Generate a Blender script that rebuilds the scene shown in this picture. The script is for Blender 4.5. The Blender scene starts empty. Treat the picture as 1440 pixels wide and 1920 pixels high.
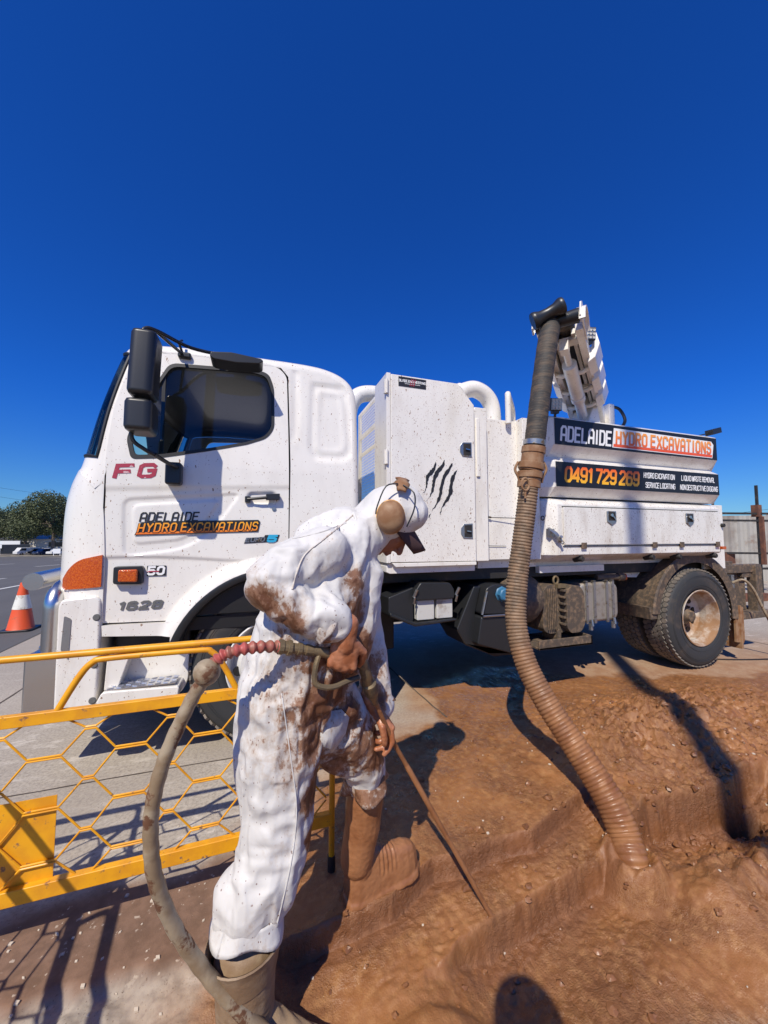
import bpy, math, random
import numpy as np
from mathutils import Vector, Matrix, geometry
random.seed(7); rng = np.random.default_rng(11)
PI = math.pi
sc = bpy.context.scene
# ---------------------------------------------------------------- camera
F_PX, CAM_H = 700.0, 1.40
PITCH, YAW = math.atan(46/700), math.radians(71)
CAM = Vector((0.187, -2.648, CAM_H))
FW = Vector((math.cos(YAW)*math.cos(PITCH), math.sin(YAW)*math.cos(PITCH), math.sin(PITCH)))
RT = Vector((math.sin(YAW), -math.cos(YAW), 0)); UP = RT.cross(FW)
cd = bpy.data.cameras.new('camera'); camera = bpy.data.objects.new('camera', cd)
sc.collection.objects.link(camera); sc.camera = camera
cd.sensor_fit = 'VERTICAL'; cd.sensor_height = 36; cd.sensor_width = 27; cd.lens = 36*F_PX/1920
cd.clip_start = 0.02; cd.clip_end = 2000
camera.location = CAM; camera.rotation_euler = FW.to_track_quat('-Z', 'Y').to_euler()
def P(px, py, d):                      # survey helper: a joint seen at photo px,py standing d metres deep
    return CAM + d*(FW + RT*((px-720)/F_PX) - UP*((py-960)/F_PX))
# ---------------------------------------------------------------- sky and sun
SUN_EL = math.radians(48.2); SUN_TR = Vector((0.595, 0.804, 0)).normalized()   # light travels this way
w = bpy.data.worlds.new('World'); sc.world = w; w.use_nodes = True
nt = w.node_tree; nt.nodes.clear()
so = nt.nodes.new('ShaderNodeOutputWorld'); sb = nt.nodes.new('ShaderNodeBackground')
sk = nt.nodes.new('ShaderNodeTexSky'); sk.sky_type = 'NISHITA'; sk.sun_disc = False
sk.sun_elevation = SUN_EL; sk.sun_rotation = math.atan2(-SUN_TR.x, -SUN_TR.y)
sk.altitude = 300; sk.air_density = 1.0; sk.dust_density = 0.15; sk.ozone_density = 4.5
hs = nt.nodes.new('ShaderNodeHueSaturation'); hs.inputs['Saturation'].default_value = 1.12; hs.inputs['Value'].default_value = 1.0
gn = nt.nodes.new('ShaderNodeMix'); gn.data_type = 'RGBA'; gn.blend_type = 'MULTIPLY'; gn.inputs[0].default_value = 1; gn.inputs[7].default_value = (.20, .78, 1.80, 1)
tcw = nt.nodes.new('ShaderNodeTexCoord'); sxw = nt.nodes.new('ShaderNodeSeparateXYZ'); mrw = nt.nodes.new('ShaderNodeMapRange'); mrw.interpolation_type = 'SMOOTHSTEP'; mrw.inputs[1].default_value = -.02; mrw.inputs[2].default_value = .34
cxw = nt.nodes.new('ShaderNodeMix'); cxw.data_type = 'RGBA'; cxw.inputs[6].default_value = (.50, .86, 1.25, 1); cxw.inputs[7].default_value = (.18, .76, 1.78, 1)   # paler towards the horizon
nt.links.new(tcw.outputs['Generated'], sxw.inputs[0]); nt.links.new(sxw.outputs[2], mrw.inputs[0]); nt.links.new(mrw.outputs[0], cxw.inputs[0]); nt.links.new(cxw.outputs[2], gn.inputs[7])
nt.links.new(sk.outputs[0], hs.inputs['Color']); nt.links.new(hs.outputs[0], gn.inputs[6]); nt.links.new(gn.outputs[2], sb.inputs[0]); sb.inputs[1].default_value = 0.071
nt.links.new(sb.outputs[0], so.inputs[0])
sl = bpy.data.lights.new('sun', 'SUN'); sun = bpy.data.objects.new('sun', sl); sc.collection.objects.link(sun)
sl.energy = 4.5; sl.angle = math.radians(0.53); sl.color = (1.0, 0.93, 0.81)
sd_ = Vector((SUN_TR.x*math.cos(SUN_EL), SUN_TR.y*math.cos(SUN_EL), -math.sin(SUN_EL)))
sun.rotation_euler = sd_.to_track_quat('-Z', 'Y').to_euler()
sc.view_settings.view_transform = 'Standard'; sc.view_settings.look = 'None'
sc.view_settings.exposure = 0.14; sc.view_settings.gamma = 1
# ---------------------------------------------------------------- noise (numpy)
_perm = rng.permutation(256); _perm = np.concatenate([_perm, _perm, _perm])
_g = rng.normal(size=(256, 3)); _g /= np.linalg.norm(_g, axis=1)[:, None]
def perlin(p):
    p = np.asarray(p, float); i = np.floor(p).astype(int); f = p-i; i &= 255
    u = f*f*f*(f*(f*6-15)+10); r = 0
    for dx in (0, 1):
        for dy in (0, 1):
            for dz in (0, 1):
                h = _perm[_perm[_perm[i[:, 0]+dx]+i[:, 1]+dy]+i[:, 2]+dz]
                d = (_g[h]*(f-np.array([dx, dy, dz]))).sum(1)
                wt = (u[:, 0] if dx else 1-u[:, 0])*(u[:, 1] if dy else 1-u[:, 1])*(u[:, 2] if dz else 1-u[:, 2])
                r = r+d*wt
    return r*1.5
def fbm(p, s, o=4, ridge=False):
    p = np.asarray(p)*s; a = 1; t = 0; n = 0
    for k in range(o):
        v = perlin(p+17.3*k); v = (1-2*np.abs(v)) if ridge else v
        t = t+a*v; n += a; a *= .5; p = p*2.03
    return t/n
def worley(p, s, seed=0):
    p = np.asarray(p, float)*s; i = np.floor(p).astype(int); f1 = np.full(len(p), 9.); f2 = np.full(len(p), 9.)
    for dx in (-1, 0, 1):
        for dy in (-1, 0, 1):
            for dz in (-1, 0, 1):
                c = i+np.array([dx, dy, dz]); h = (c[:, 0]*73856093 ^ c[:, 1]*19349663 ^ c[:, 2]*83492791 ^ (seed*7919)) & 0xffffff
                r = np.stack([((h*a) & 0xffff)/65536. for a in (2654435, 40503, 69069)], 1); d = np.sqrt(((c+r-p)**2).sum(1))
                n = d < f1; f2 = np.where(n, f1, np.minimum(f2, d)); f1 = np.where(n, d, f1)
    return f1, f2
def sstep(a, b, x): t = np.clip((x-a)/(b-a), 0, 1); return t*t*(3-2*t)
def sdpoly(x, z, poly):                # signed distance, inside negative
    d = np.full(x.shape, 1e9); ins = np.zeros(x.shape, bool); n = len(poly)
    for k in range(n):
        ax, az = poly[k]; bx, bz = poly[(k+1) % n]; ex, ez = bx-ax, bz-az
        t = np.clip(((x-ax)*ex+(z-az)*ez)/(ex*ex+ez*ez+1e-12), 0, 1)
        d = np.minimum(d, (x-ax-t*ex)**2+(z-az-t*ez)**2)
        c = ((az > z) != (bz > z)) & (x < (bx-ax)*(z-az)/((bz-az) if abs(bz-az) > 1e-9 else 1e-9)+ax)
        ins ^= c
    d = np.sqrt(d); return np.where(ins, -d, d)
# ---------------------------------------------------------------- materials
def N(nt, t, **k):
    n = nt.nodes.new('ShaderNode'+t)
    for a, v in k.items():
        if a in n.inputs: n.inputs[a].default_value = v
        else: setattr(n, a, v)
    return n
def L(nt, a, b): nt.links.new(a, b)
def rgba(c): return (c[0], c[1], c[2], 1)
def newmat(name):
    m = bpy.data.materials.new(name); m.use_nodes = True; nt = m.node_tree; b = nt.nodes['Principled BSDF']
    tc = N(nt, 'TexCoord'); return m, nt, b, tc.outputs['Object']
def noise(nt, co, scale, detail=4, rough=.55, dist=0):
    n = N(nt, 'TexNoise'); n.inputs['Scale'].default_value = scale; n.inputs['Detail'].default_value = detail
    n.inputs['Roughness'].default_value = rough; n.inputs['Distortion'].default_value = dist; L(nt, co, n.inputs['Vector']); return n.outputs[0]
def ramp(nt, f, a, b):
    n = N(nt, 'MapRange'); n.clamp = True; n.interpolation_type = 'SMOOTHSTEP'; L(nt, f, n.inputs[0])
    n.inputs[1].default_value = a; n.inputs[2].default_value = b; return n.outputs[0]
def mixc(nt, f, a, b):
    n = N(nt, 'Mix', data_type='RGBA')
    if isinstance(f, float): n.inputs[0].default_value = f
    else: L(nt, f, n.inputs[0])
    for s, v in ((6, a), (7, b)):
        if isinstance(v, tuple): n.inputs[s].default_value = rgba(v)
        else: L(nt, v, n.inputs[s])
    return n.outputs[2]
def math2(nt, op, a, b):
    n = N(nt, 'Math', operation=op)
    for s, v in ((0, a), (1, b)):
        if isinstance(v, (int, float)): n.inputs[s].default_value = v
        else: L(nt, v, n.inputs[s])
    return n.outputs[0]
def bump(nt, b, h, s, d=.01):
    n = N(nt, 'Bump'); n.inputs['Strength'].default_value = s; n.inputs['Distance'].default_value = d
    L(nt, h, n.inputs['Height']); L(nt, n.outputs[0], b.inputs['Normal'])
def scaled(nt, co, s):
    n = N(nt, 'Mapping'); n.inputs['Scale'].default_value = s; L(nt, co, n.inputs['Vector']); return n.outputs[0]
def mat(name, col, rough=.5, metal=0., col2=None, ns=8, lo=.4, hi=.62, bs=0, bsc=60, bd=.003, coat=0, ior=None, dirt=None, dn=5, dlo=.5, dhi=.7, streak=(1, 1, 1)):
    m, nt, b, co = newmat(name); b.inputs['Roughness'].default_value = rough; b.inputs['Metallic'].default_value = metal
    b.inputs['Coat Weight'].default_value = coat; b.inputs['Coat Roughness'].default_value = .06
    c = col
    if col2: c = mixc(nt, ramp(nt, noise(nt, scaled(nt, co, streak), ns), lo, hi), col, col2)
    if dirt:
        dm = ramp(nt, noise(nt, scaled(nt, co, streak), dn, 8, .65), dlo, dhi)
        c = mixc(nt, dm, c, dirt)
        L(nt, ramp2(nt, dm, rough, .85), b.inputs['Roughness'])
    if isinstance(c, tuple): b.inputs['Base Color'].default_value = rgba(c)
    else: L(nt, c, b.inputs['Base Color'])
    if bs: bump(nt, b, noise(nt, co, bsc, 6, .6), bs, bd)
    return m
def ramp2(nt, f, a, b):
    n = N(nt, 'MapRange'); L(nt, f, n.inputs[0]); n.inputs[3].default_value = a; n.inputs[4].default_value = b; return n.outputs[0]
def paint(name, dens, grime=0, big=.0, low=False, col=(.82, .785, .715)):
    """white vehicle paint with real mud spatter: streaky specks of several sizes"""
    m, nt, b, co = newmat(name); c = mixc(nt, ramp(nt, noise(nt, co, 1.6, 3), .35, .75), col, tuple(x*.93 for x in col))
    if grime: c = mixc(nt, math2(nt, 'MULTIPLY', ramp(nt, noise(nt, scaled(nt, co, (4, 4, 1.2)), 2.2, 9, .7), .42, .75), grime), c, (.36, .27, .19))
    tot = None
    for sc_, st, th, k in ((95, (1, 1, .55), .16, 0), (42, (1.1, 1, .42), .13, 1), (20, (1.5, 1, .5), .10, 2)):
        dd = noise(nt, co, 14+k*5, 2, .5, 1.5)
        vv = N(nt, 'VectorMath', operation='ADD'); L(nt, scaled(nt, co, st), vv.inputs[0])
        vn = N(nt, 'TexNoise'); vn.inputs['Scale'].default_value = 30; L(nt, co, vn.inputs['Vector'])
        vs = N(nt, 'VectorMath', operation='SCALE'); L(nt, vn.outputs['Color'], vs.inputs[0]); vs.inputs['Scale'].default_value = .035
        L(nt, vs.outputs[0], vv.inputs[1])
        v = N(nt, 'TexVoronoi'); v.inputs['Scale'].default_value = sc_; L(nt, vv.outputs[0], v.inputs['Vector'])
        sep = N(nt, 'SeparateColor'); L(nt, v.outputs['Color'], sep.inputs[0])
        keep = ramp(nt, sep.outputs[0], 1-dens*(1, .8, .35+big)[k], 1-dens*(1, .8, .35+big)[k]+.02)
        dot = ramp(nt, v.outputs['Distance'], th*1.25, th*.9)
        s = math2(nt, 'MULTIPLY', math2(nt, 'MULTIPLY', dot, keep), ramp(nt, noise(nt, co, 3.5+k, 3), .22, .45))
        tot = s if tot is None else math2(nt, 'MAXIMUM', tot, s)
    c = mixc(nt, tot, c, mixc(nt, noise(nt, co, 30, 1), (.17, .085, .04), (.33, .2, .12)))
    L(nt, c, b.inputs['Base Color']); L(nt, ramp2(nt, tot, .3, .9), b.inputs['Roughness'])
    b.inputs['Coat Weight'].default_value = .35; b.inputs['Coat Roughness'].default_value = .08
    bump(nt, b, noise(nt, co, 2.5, 2), .06, .02)
    return m
M = {}
M['cab'] = paint('cab_paint', .30, .14, .15)
M['shell'] = None
M['box'] = paint('box_paint', .8, .22, .3)
M['tool'] = paint('tool_paint', .95, .45, .5, col=(.80, .77, .70))
M['white'] = paint('plain_white_paint', .3, .3)
M['black'] = mat('black_plastic', (.018, .019, .021), .38, bs=.15, bsc=500, bd=.0006, dirt=(.11, .085, .06), dn=3, dlo=.58, dhi=.95)
M['under'] = mat('grimy_chassis_metal', (.022, .02, .018), .6, dirt=(.12, .088, .06), dn=9, dlo=.5, dhi=.85, bs=.4, bsc=60)
M['grime'] = mat('mud_caked_metal', (.085, .065, .047), .65, dirt=(.26, .17, .10), dn=26, dlo=.42, dhi=.75, bs=.5, bsc=90)
M['alu'] = mat('dirty_aluminium', (.42, .38, .32), .5, .6, dirt=(.2, .14, .09), dn=12, dlo=.42, dhi=.8, bs=.2)
M['chrome'] = mat('polished_alloy', (.62, .61, .59), .27, 1.0, bs=.03, bsc=20)
M['plate'] = mat('checker_plate', (.66, .66, .66), .3, .9)
M['rubber'] = mat('tyre_rubber', (.032, .033, .034), .72, dirt=(.15, .105, .07), dn=5, dlo=.5, dhi=.95, bs=.2, bsc=120)
M['tread'] = mat('tread_blocks', (.12, .105, .09), .8, col2=(.2, .165, .13), ns=10, bs=.3, bsc=100)
M['rim'] = mat('muddy_rim', (.58, .54, .47), .35, dirt=(.30, .165, .08), dn=4, dlo=.36, dhi=.60)
M['rimclean'] = mat('white_rim', (.7, .69, .66), .4, dirt=(.3, .22, .15), dn=6, dlo=.55, dhi=.8)
M['seal'] = mat('window_seal', (.012, .012, .013), .5)
M['decal_black'] = mat('black_lettering', (.02, .02, .022), .45)
M['signblack'] = mat('black_sign_vinyl', (.012, .012, .013), .42, dirt=(.2, .15, .11), dn=60, dlo=.66, dhi=.72)
M['signwhite'] = mat('white_lettering', (.82, .82, .8), .5)
M['red'] = mat('faded_red_lettering', (.36, .03, .06), .5, col2=(.6, .4, .42), ns=30, lo=.62, hi=.66)
M['grey'] = mat('grey_lettering', (.13, .13, .125), .4)
M['blue'] = mat('blue_lettering', (.03, .38, .62), .4)
M['steel'] = mat('brushed_steel', (.42, .42, .41), .35, .9, dirt=(.2, .15, .1), dn=20)
M['yellow'] = mat('yellow_barrier_paint', (.78, .36, .008), .42, col2=(.66, .28, .012), ns=9, dirt=(.24, .12, .06), dn=30, dlo=.60, dhi=.68, bs=.06)
M['brass'] = mat('muddy_brass', (.26, .19, .1), .45, .5, dirt=(.16, .12, .075), dn=20, dlo=.4, dhi=.6, bs=.2)
M['skinmud'] = mat('muddy_skin', (.42, .17, .085), .38, col2=(.3, .1, .04), ns=22, bs=.55, bsc=110, bd=.002)
M['skin'] = mat('tanned_skin', (.3, .12, .07), .5, bs=.2, bsc=150, bd=.001)
M['cap'] = mat('dark_brown_cap', (.06, .028, .026), .8, bs=.3, bsc=300, bd=.001)
M['mudcup'] = mat('mud_covered_plastic', (.24, .115, .048), .6, col2=(.32, .19, .10), ns=14, bs=.3, bsc=60)
M['hoserubber'] = mat('worn_black_hose', (.035, .032, .028), .7, col2=(.10, .072, .048), ns=7, lo=.4, hi=.7, dirt=(.2, .13, .08), dn=40, dlo=.52, dhi=.8, streak=(1, 1, 4), bs=.5, bsc=50)
M['corr'] = None
M['phose'] = mat('mud_smeared_hose', (.34, .27, .18), .5, col2=(.24, .17, .1), ns=14, dirt=(.13, .055, .025), dn=12, dlo=.56, dhi=.62, bs=.35, bsc=60)
M['redguard'] = mat('red_spiral_guard', (.42, .085, .07), .5, col2=(.3, .12, .08), ns=30, bs=.2)
M['cone'] = mat('orange_cone', (.72, .09, .02), .5, dirt=(.3, .12, .06), dn=10, dlo=.55, dhi=.8)
M['conew'] = mat('reflective_collar', (.72, .7, .62), .45, dirt=(.4, .35, .28), dn=10)
M['bluecap'] = mat('blue_cap', (.035, .15, .27), .5)
M['battery'] = mat('battery_case', (.55, .54, .5), .5, dirt=(.3, .25, .2), dn=10)
def hosemat():                         # dry dusty grey-brown high up, wet orange mud where it was dipped
    m, nt, b, co = newmat('muddy_ribbed_hose'); s = N(nt, 'SeparateXYZ'); L(nt, co, s.inputs[0]); wet = ramp(nt, math2(nt, 'ADD', s.outputs[2], math2(nt, 'MULTIPLY', noise(nt, co, 6, 4), .5)), 1.25, .45)
    dry = mixc(nt, ramp(nt, noise(nt, co, 14, 6, .65), .38, .62), (.24, .15, .085), (.13, .085, .05)); wt = mixc(nt, ramp(nt, noise(nt, co, 9, 5), .4, .62), (.32, .145, .058), (.22, .09, .036))
    L(nt, mixc(nt, wet, dry, wt), b.inputs['Base Color']); L(nt, ramp2(nt, math2(nt, 'MULTIPLY', wet, ramp(nt, noise(nt, co, 20, 4), .35, .6)), .6, .28), b.inputs['Roughness']); bump(nt, b, noise(nt, co, 70, 6, .6), .5, .004); return m
M['corr'] = hosemat()
def gradmat(name, z0, z1, c0, c1, rough=.45):
    m, nt, b, co = newmat(name); s = N(nt, 'SeparateXYZ'); L(nt, co, s.inputs[0])
    n = N(nt, 'MapRange'); L(nt, s.outputs[2], n.inputs[0]); n.inputs[1].default_value = z0; n.inputs[2].default_value = z1
    L(nt, mixc(nt, n.outputs[0], c0, c1), b.inputs['Base Color']); b.inputs['Roughness'].default_value = rough; return m
OR, YE, RE = (.85, .16, .015), (.9, .42, .02), (.78, .07, .02)
M['hydro_door'] = gradmat('hydro_door', 1.41, 1.50, OR, YE)
M['hydro_sign'] = gradmat('hydro_sign', 2.26, 2.43, RE, (.9, .36, .07))
M['phone'] = gradmat('phone_digits', 1.89, 2.04, (.92, .5, .02), (.85, .12, .02))
def amber():
    m, nt, b, co = newmat('amber_lens'); b.inputs['Base Color'].default_value = (.6, .11, .006, 1); b.inputs['Roughness'].default_value = .12
    b.inputs['Coat Weight'].default_value = .6; b.inputs['Subsurface Weight'].default_value = 0
    v = N(nt, 'TexVoronoi'); v.inputs['Scale'].default_value = 120; L(nt, co, v.inputs['Vector'])
    L(nt, mixc(nt, ramp(nt, v.outputs['Distance'], .0, .8), (.62, .125, .006), (.42, .055, .003)), b.inputs['Base Color'])
    bump(nt, b, v.outputs['Distance'], .2, .004); return m
M['amber'] = amber()
def glass(name, tint, spec=1.0):
    m = bpy.data.materials.new(name); m.use_nodes = True; nt = m.node_tree; nt.nodes.clear()
    o = N(nt, 'OutputMaterial'); mx = N(nt, 'MixShader'); tr = N(nt, 'BsdfTransparent'); tr.inputs[0].default_value = rgba(tint)
    gl = N(nt, 'BsdfGlossy'); gl.inputs['Roughness'].default_value = .02; fr = N(nt, 'Fresnel'); fr.inputs['IOR'].default_value = 1.55
    L(nt, math2(nt, 'MULTIPLY', fr.outputs[0], spec), mx.inputs[0]); L(nt, tr.outputs[0], mx.inputs[1]); L(nt, gl.outputs[0], mx.inputs[2]); L(nt, mx.outputs[0], o.inputs[0]); return m
M['glass'] = glass('side_glass', (.78, .84, .82)); M['screen'] = glass('windscreen_glass', (.35, .55, .55))
def twoside(name, src):                # painted outside, dark trim lining inside
    m = src.copy(); m.name = name; nt = m.node_tree; b = nt.nodes['Principled BSDF']; lk = b.inputs['Base Color'].links[0]; c = lk.from_socket
    g = N(nt, 'NewGeometry'); L(nt, mixc(nt, g.outputs['Backfacing'], c, (.14, .14, .14)), b.inputs['Base Color']); return m
M['shell'] = twoside('cab_shell_paint', M['cab'])
M['trim'] = mat('cab_interior_trim', (.24, .24, .25), .8)
# ---------------------------------------------------------------- mesh builder
C = sc.collection
SPLIT = {'hand_hole', 'bumper_bolt', 'mirror_bracket', 'hinge', 'tank_strap', 'battery', 'cone_body', 'headlight', 'mudflap', 'tank_foot', 'bar_tube', 'bulkhead_panel', 'hydraulic_line'}
class MB:
    def __init__(s): s.v = []; s.f = []; s.mi = []; s.sm = []
    def add(s, vs, fs, mi=0, sm=False):
        o = len(s.v); s.v += [tuple(v) for v in vs]; s.f += [tuple(i+o for i in f) for f in fs]; s.mi += [mi]*len(fs); s.sm += [sm]*len(fs); return s
    def box(s, a, b, mi=0):
        (x0, y0, z0), (x1, y1, z1) = a, b
        return s.add([(x0, y0, z0), (x1, y0, z0), (x1, y1, z0), (x0, y1, z0), (x0, y0, z1), (x1, y0, z1), (x1, y1, z1), (x0, y1, z1)],
                     [(0, 3, 2, 1), (4, 5, 6, 7), (0, 1, 5, 4), (1, 2, 6, 5), (2, 3, 7, 6), (3, 0, 4, 7)], mi)
    def obox(s, c, X, Y, Z, mi=0):     # oriented box, half axes
        c, X, Y, Z = map(Vector, (c, X, Y, Z)); vs = [c+X*a+Y*b+Z*d for d in (-1, 1) for a, b in ((-1, -1), (1, -1), (1, 1), (-1, 1))]
        return s.add(vs, [(0, 3, 2, 1), (4, 5, 6, 7), (0, 1, 5, 4), (1, 2, 6, 5), (2, 3, 7, 6), (3, 0, 4, 7)], mi)
    def bar(s, a, b, w, h, mi=0, up=(0, 0, 1)):
        a, b = Vector(a), Vector(b); d = (b-a); t = d.normalized(); sd = t.cross(Vector(up)).normalized(); u = sd.cross(t)
        return s.obox((a+b)/2, d/2, sd*w/2, u*h/2, mi)
    def tube(s, pts, r, n=12, mi=0, caps=True, closed=False):
        pts = [Vector(p) for p in pts]; m = len(pts); rs = r if isinstance(r, (list, tuple, np.ndarray)) else [r]*m
        ts = []
        for i in range(m):
            a = pts[(i-1) % m] if closed or i else pts[0]; b = pts[(i+1) % m] if closed or i < m-1 else pts[-1]; ts.append((b-a).normalized())
        u = ts[0].orthogonal().normalized(); vs = []
        for i in range(m):
            u = (u-ts[i]*u.dot(ts[i])); u = u.normalized() if u.length > 1e-6 else ts[i].orthogonal().normalized(); v = ts[i].cross(u)
            for k in range(n):
                a = 2*PI*k/n; vs.append(pts[i]+(u*math.cos(a)+v*math.sin(a))*rs[i])
        fs = []; lim = m if closed else m-1
        for i in range(lim):
            j = (i+1) % m
            for k in range(n): k2 = (k+1) % n; fs.append((i*n+k, i*n+k2, j*n+k2, j*n+k))
        s.add(vs, fs, mi, True)
        if caps and not closed:
            o = len(s.v)-m*n; s.f += [tuple(o+k for k in range(n))[::-1], tuple(o+(m-1)*n+k for k in range(n))]; s.mi += [mi]*2; s.sm += [False]*2
        return s
    def lathe(s, prof, c, axis='y', n=32, mi=0, sm=True):   # prof: (r, h) about axis through c
        c = Vector(c); vs = []; m = len(prof)
        A = {'y': (Vector((1, 0, 0)), Vector((0, 0, 1)), Vector((0, 1, 0))), 'z': (Vector((1, 0, 0)), Vector((0, 1, 0)), Vector((0, 0, 1))), 'x': (Vector((0, 1, 0)), Vector((0, 0, 1)), Vector((1, 0, 0)))}
        X, Y, Z = A[axis] if isinstance(axis, str) else axis
        for r, h in prof:
            for k in range(n): a = 2*PI*k/n; vs.append(c+(X*math.cos(a)+Y*math.sin(a))*r+Z*h)
        fs = [(i*n+k, i*n+(k+1) % n, (i+1)*n+(k+1) % n, (i+1)*n+k) for i in range(m-1) for k in range(n)]
        return s.add(vs, fs, mi, sm)
    def ext(s, poly, a, b, ax='y', mi=0):   # extrude polygon between a and b; poly in the other two axes
        def q(p, h): return (p[0], h, p[1]) if ax == 'y' else ((h, p[0], p[1]) if ax == 'x' else (p[0], p[1], h))
        n = len(poly); vs = [q(p, a) for p in poly]+[q(p, b) for p in poly]
        fs = [tuple(range(n)), tuple(range(2*n-1, n-1, -1))]+[(i, i+n, (i+1) % n+n, (i+1) % n) for i in range(n)]
        return s.add(vs, fs, mi)
    def loft(s, rows, mi=0, sm=True, cap=False):
        n = len(rows[0]); vs = [p for r in rows for p in r]
        fs = [(i*n+k, i*n+k+1, (i+1)*n+k+1, (i+1)*n+k) for i in range(len(rows)-1) for k in range(n-1)]
        return s.add(vs, fs, mi, sm)
    def build(s, name, mats, parent=None, base=None, bevel=0, angle=40, flip=True):
        if name in SPLIT and parent:
            par = list(range(len(s.v)))
            def fd(i):
                while par[i] != i: par[i] = par[par[i]]; i = par[i]
                return i
            for f in s.f:
                for k in f[1:]: par[fd(k)] = fd(f[0])
            gr = {}
            for j, f in enumerate(s.f): gr.setdefault(fd(f[0]), []).append(j)
            if len(gr) > 1:
                for js in gr.values():
                    ids = sorted({k for j in js for k in s.f[j]}); mp = {k: i for i, k in enumerate(ids)}; q = MB(); q.add([s.v[k] for k in ids], [tuple(mp[k] for k in s.f[j]) for j in js], 0, True); q.mi = [s.mi[j] for j in js]
                    o = q.build_one(name, mats, parent, base, bevel, angle, flip)
                return o
        return s.build_one(name, mats, parent, base, bevel, angle, flip)
    def build_one(s, name, mats, parent=None, base=None, bevel=0, angle=40, flip=True):
        me = bpy.data.meshes.new(name); b = parent['_b'] if parent and '_b' in parent else (base or (0, 0, 0)); b = Vector(b)
        me.from_pydata([Vector(v)-b for v in s.v], [], s.f)
        for m in (mats if isinstance(mats, (list, tuple)) else [mats]): me.materials.append(M[m] if isinstance(m, str) else m)
        me.polygons.foreach_set('material_index', s.mi); me.polygons.foreach_set('use_smooth', [True]*len(s.f)); me.update()
        if flip:
            import bmesh
            bm = bmesh.new(); bm.from_mesh(me); bmesh.ops.recalc_face_normals(bm, faces=bm.faces); bm.to_mesh(me); bm.free()
        me.set_sharp_from_angle(angle=math.radians(angle))
        o = bpy.data.objects.new(name, me); C.objects.link(o); o['_b'] = tuple(b)
        if parent: o.parent = parent
        else: o.location = b
        if bevel:
            md = o.modifiers.new('bevel', 'BEVEL'); md.width = bevel; md.segments = 2; md.limit_method = 'ANGLE'; md.angle_limit = math.radians(35); md.harden_normals = True
        return o
def tag(o, label=None, cat=None, group=None, kind=None):
    for k, v in (('label', label), ('category', cat), ('group', group), ('kind', kind)):
        if v: o[k] = v
    return o
def empty(name, loc, label, cat, group=None):
    o = bpy.data.objects.new(name, None); C.objects.link(o); o.location = loc; o['_b'] = tuple(loc); o.empty_display_size = .2; return tag(o, label, cat, group)
def smoothpath(pts, n=8, closed=False):
    pts = [Vector(p) for p in pts]; out = []; m = len(pts)
    for i in range(m if closed else m-1):
        if closed: a, b, c, d = (pts[(i+k) % m] for k in (-1, 0, 1, 2))
        else: a, b, c, d = pts[max(i-1, 0)], pts[i], pts[i+1], pts[min(i+2, m-1)]
        for k in range(n):
            t = k/n; out.append(.5*((2*b)+(c-a)*t+(2*a-5*b+4*c-d)*t*t+(3*b-a-3*c+d)*t*t*t))
    if not closed: out.append(pts[-1])
    return out
def rounded(poly, r, n=5):
    out = []; m = len(poly)
    for i in range(m):
        p = Vector(poly[i]); a = Vector(poly[i-1])-p; b = Vector(poly[(i+1) % m])-p
        rr = r[i] if isinstance(r, (list, tuple)) else r; rr = min(rr, a.length*.45, b.length*.45)
        if rr < 1e-4: out.append(tuple(p)); continue
        s, e = p+a.normalized()*rr, p+b.normalized()*rr
        for k in range(n+1): t = k/n; out.append(tuple((1-t)**2*s+2*t*(1-t)*p+t*t*e))
    return out
def dense(poly, sp):
    out = []
    for i in range(len(poly)):
        a, b = Vector(poly[i]), Vector(poly[(i+1) % len(poly)]); n = max(1, int((b-a).length/sp))
        for k in range(n): out.append(tuple(a.lerp(b, k/n)))
    return out
def plate(mb, outline, holes, yf, thick, sp=.03, mi=0):
    """panel in the x-z plane, front at y=yf(x,z), triangulated with interior points so it can carry relief"""
    loops = [dense(outline, sp)]+[dense(h, sp) for h in holes]; vs = []; es = []
    for lp in loops:
        o = len(vs); vs += [Vector(p) for p in lp]; es += [(o+i, o+(i+1) % len(lp)) for i in range(len(lp))]
    nb = len(vs); ox = [p[0] for p in outline]; oz = [p[1] for p in outline]
    gx, gz = np.meshgrid(np.arange(min(ox)+sp/2, max(ox), sp), np.arange(min(oz)+sp/2, max(oz), sp)); gx, gz = gx.ravel(), gz.ravel()
    ok = sdpoly(gx, gz, loops[0]) < -sp*.45
    for h in loops[1:]: ok &= sdpoly(gx, gz, h) > sp*.45
    vs += [Vector((a, b)) for a, b in zip(gx[ok], gz[ok])]
    r = geometry.delaunay_2d_cdt(vs, es, [], 0, 1e-6)
    V, E, Fc = r[0], r[1], r[2]; X = np.array([v.x for v in V]); Z = np.array([v.y for v in V]); Y = yf(X, Z)
    fa = np.array([tuple(f) for f in Fc]); cx0, cz0 = X[fa].mean(1), Z[fa].mean(1); keep = sdpoly(cx0, cz0, loops[0]) < 0
    for h in loops[1:]: keep &= sdpoly(cx0, cz0, h) > 0
    Fc = [tuple(int(i) for i in f) for f in fa[keep]]
    mb.add(list(zip(X, Y, Z)), [tuple(f) for f in Fc], mi, True)
    for lp in loops:
        lx = np.array([p[0] for p in lp]); lz = np.array([p[1] for p in lp]); ly = yf(lx, lz); n = len(lp)
        a = list(zip(lx, ly, lz))+list(zip(lx, ly+thick, lz)); mb.add(a, [(i, (i+1) % n, (i+1) % n+n, i+n) for i in range(n)], mi, True)
    return mb
def flat(y): return lambda x, z: np.full(np.shape(x), float(y))
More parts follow.
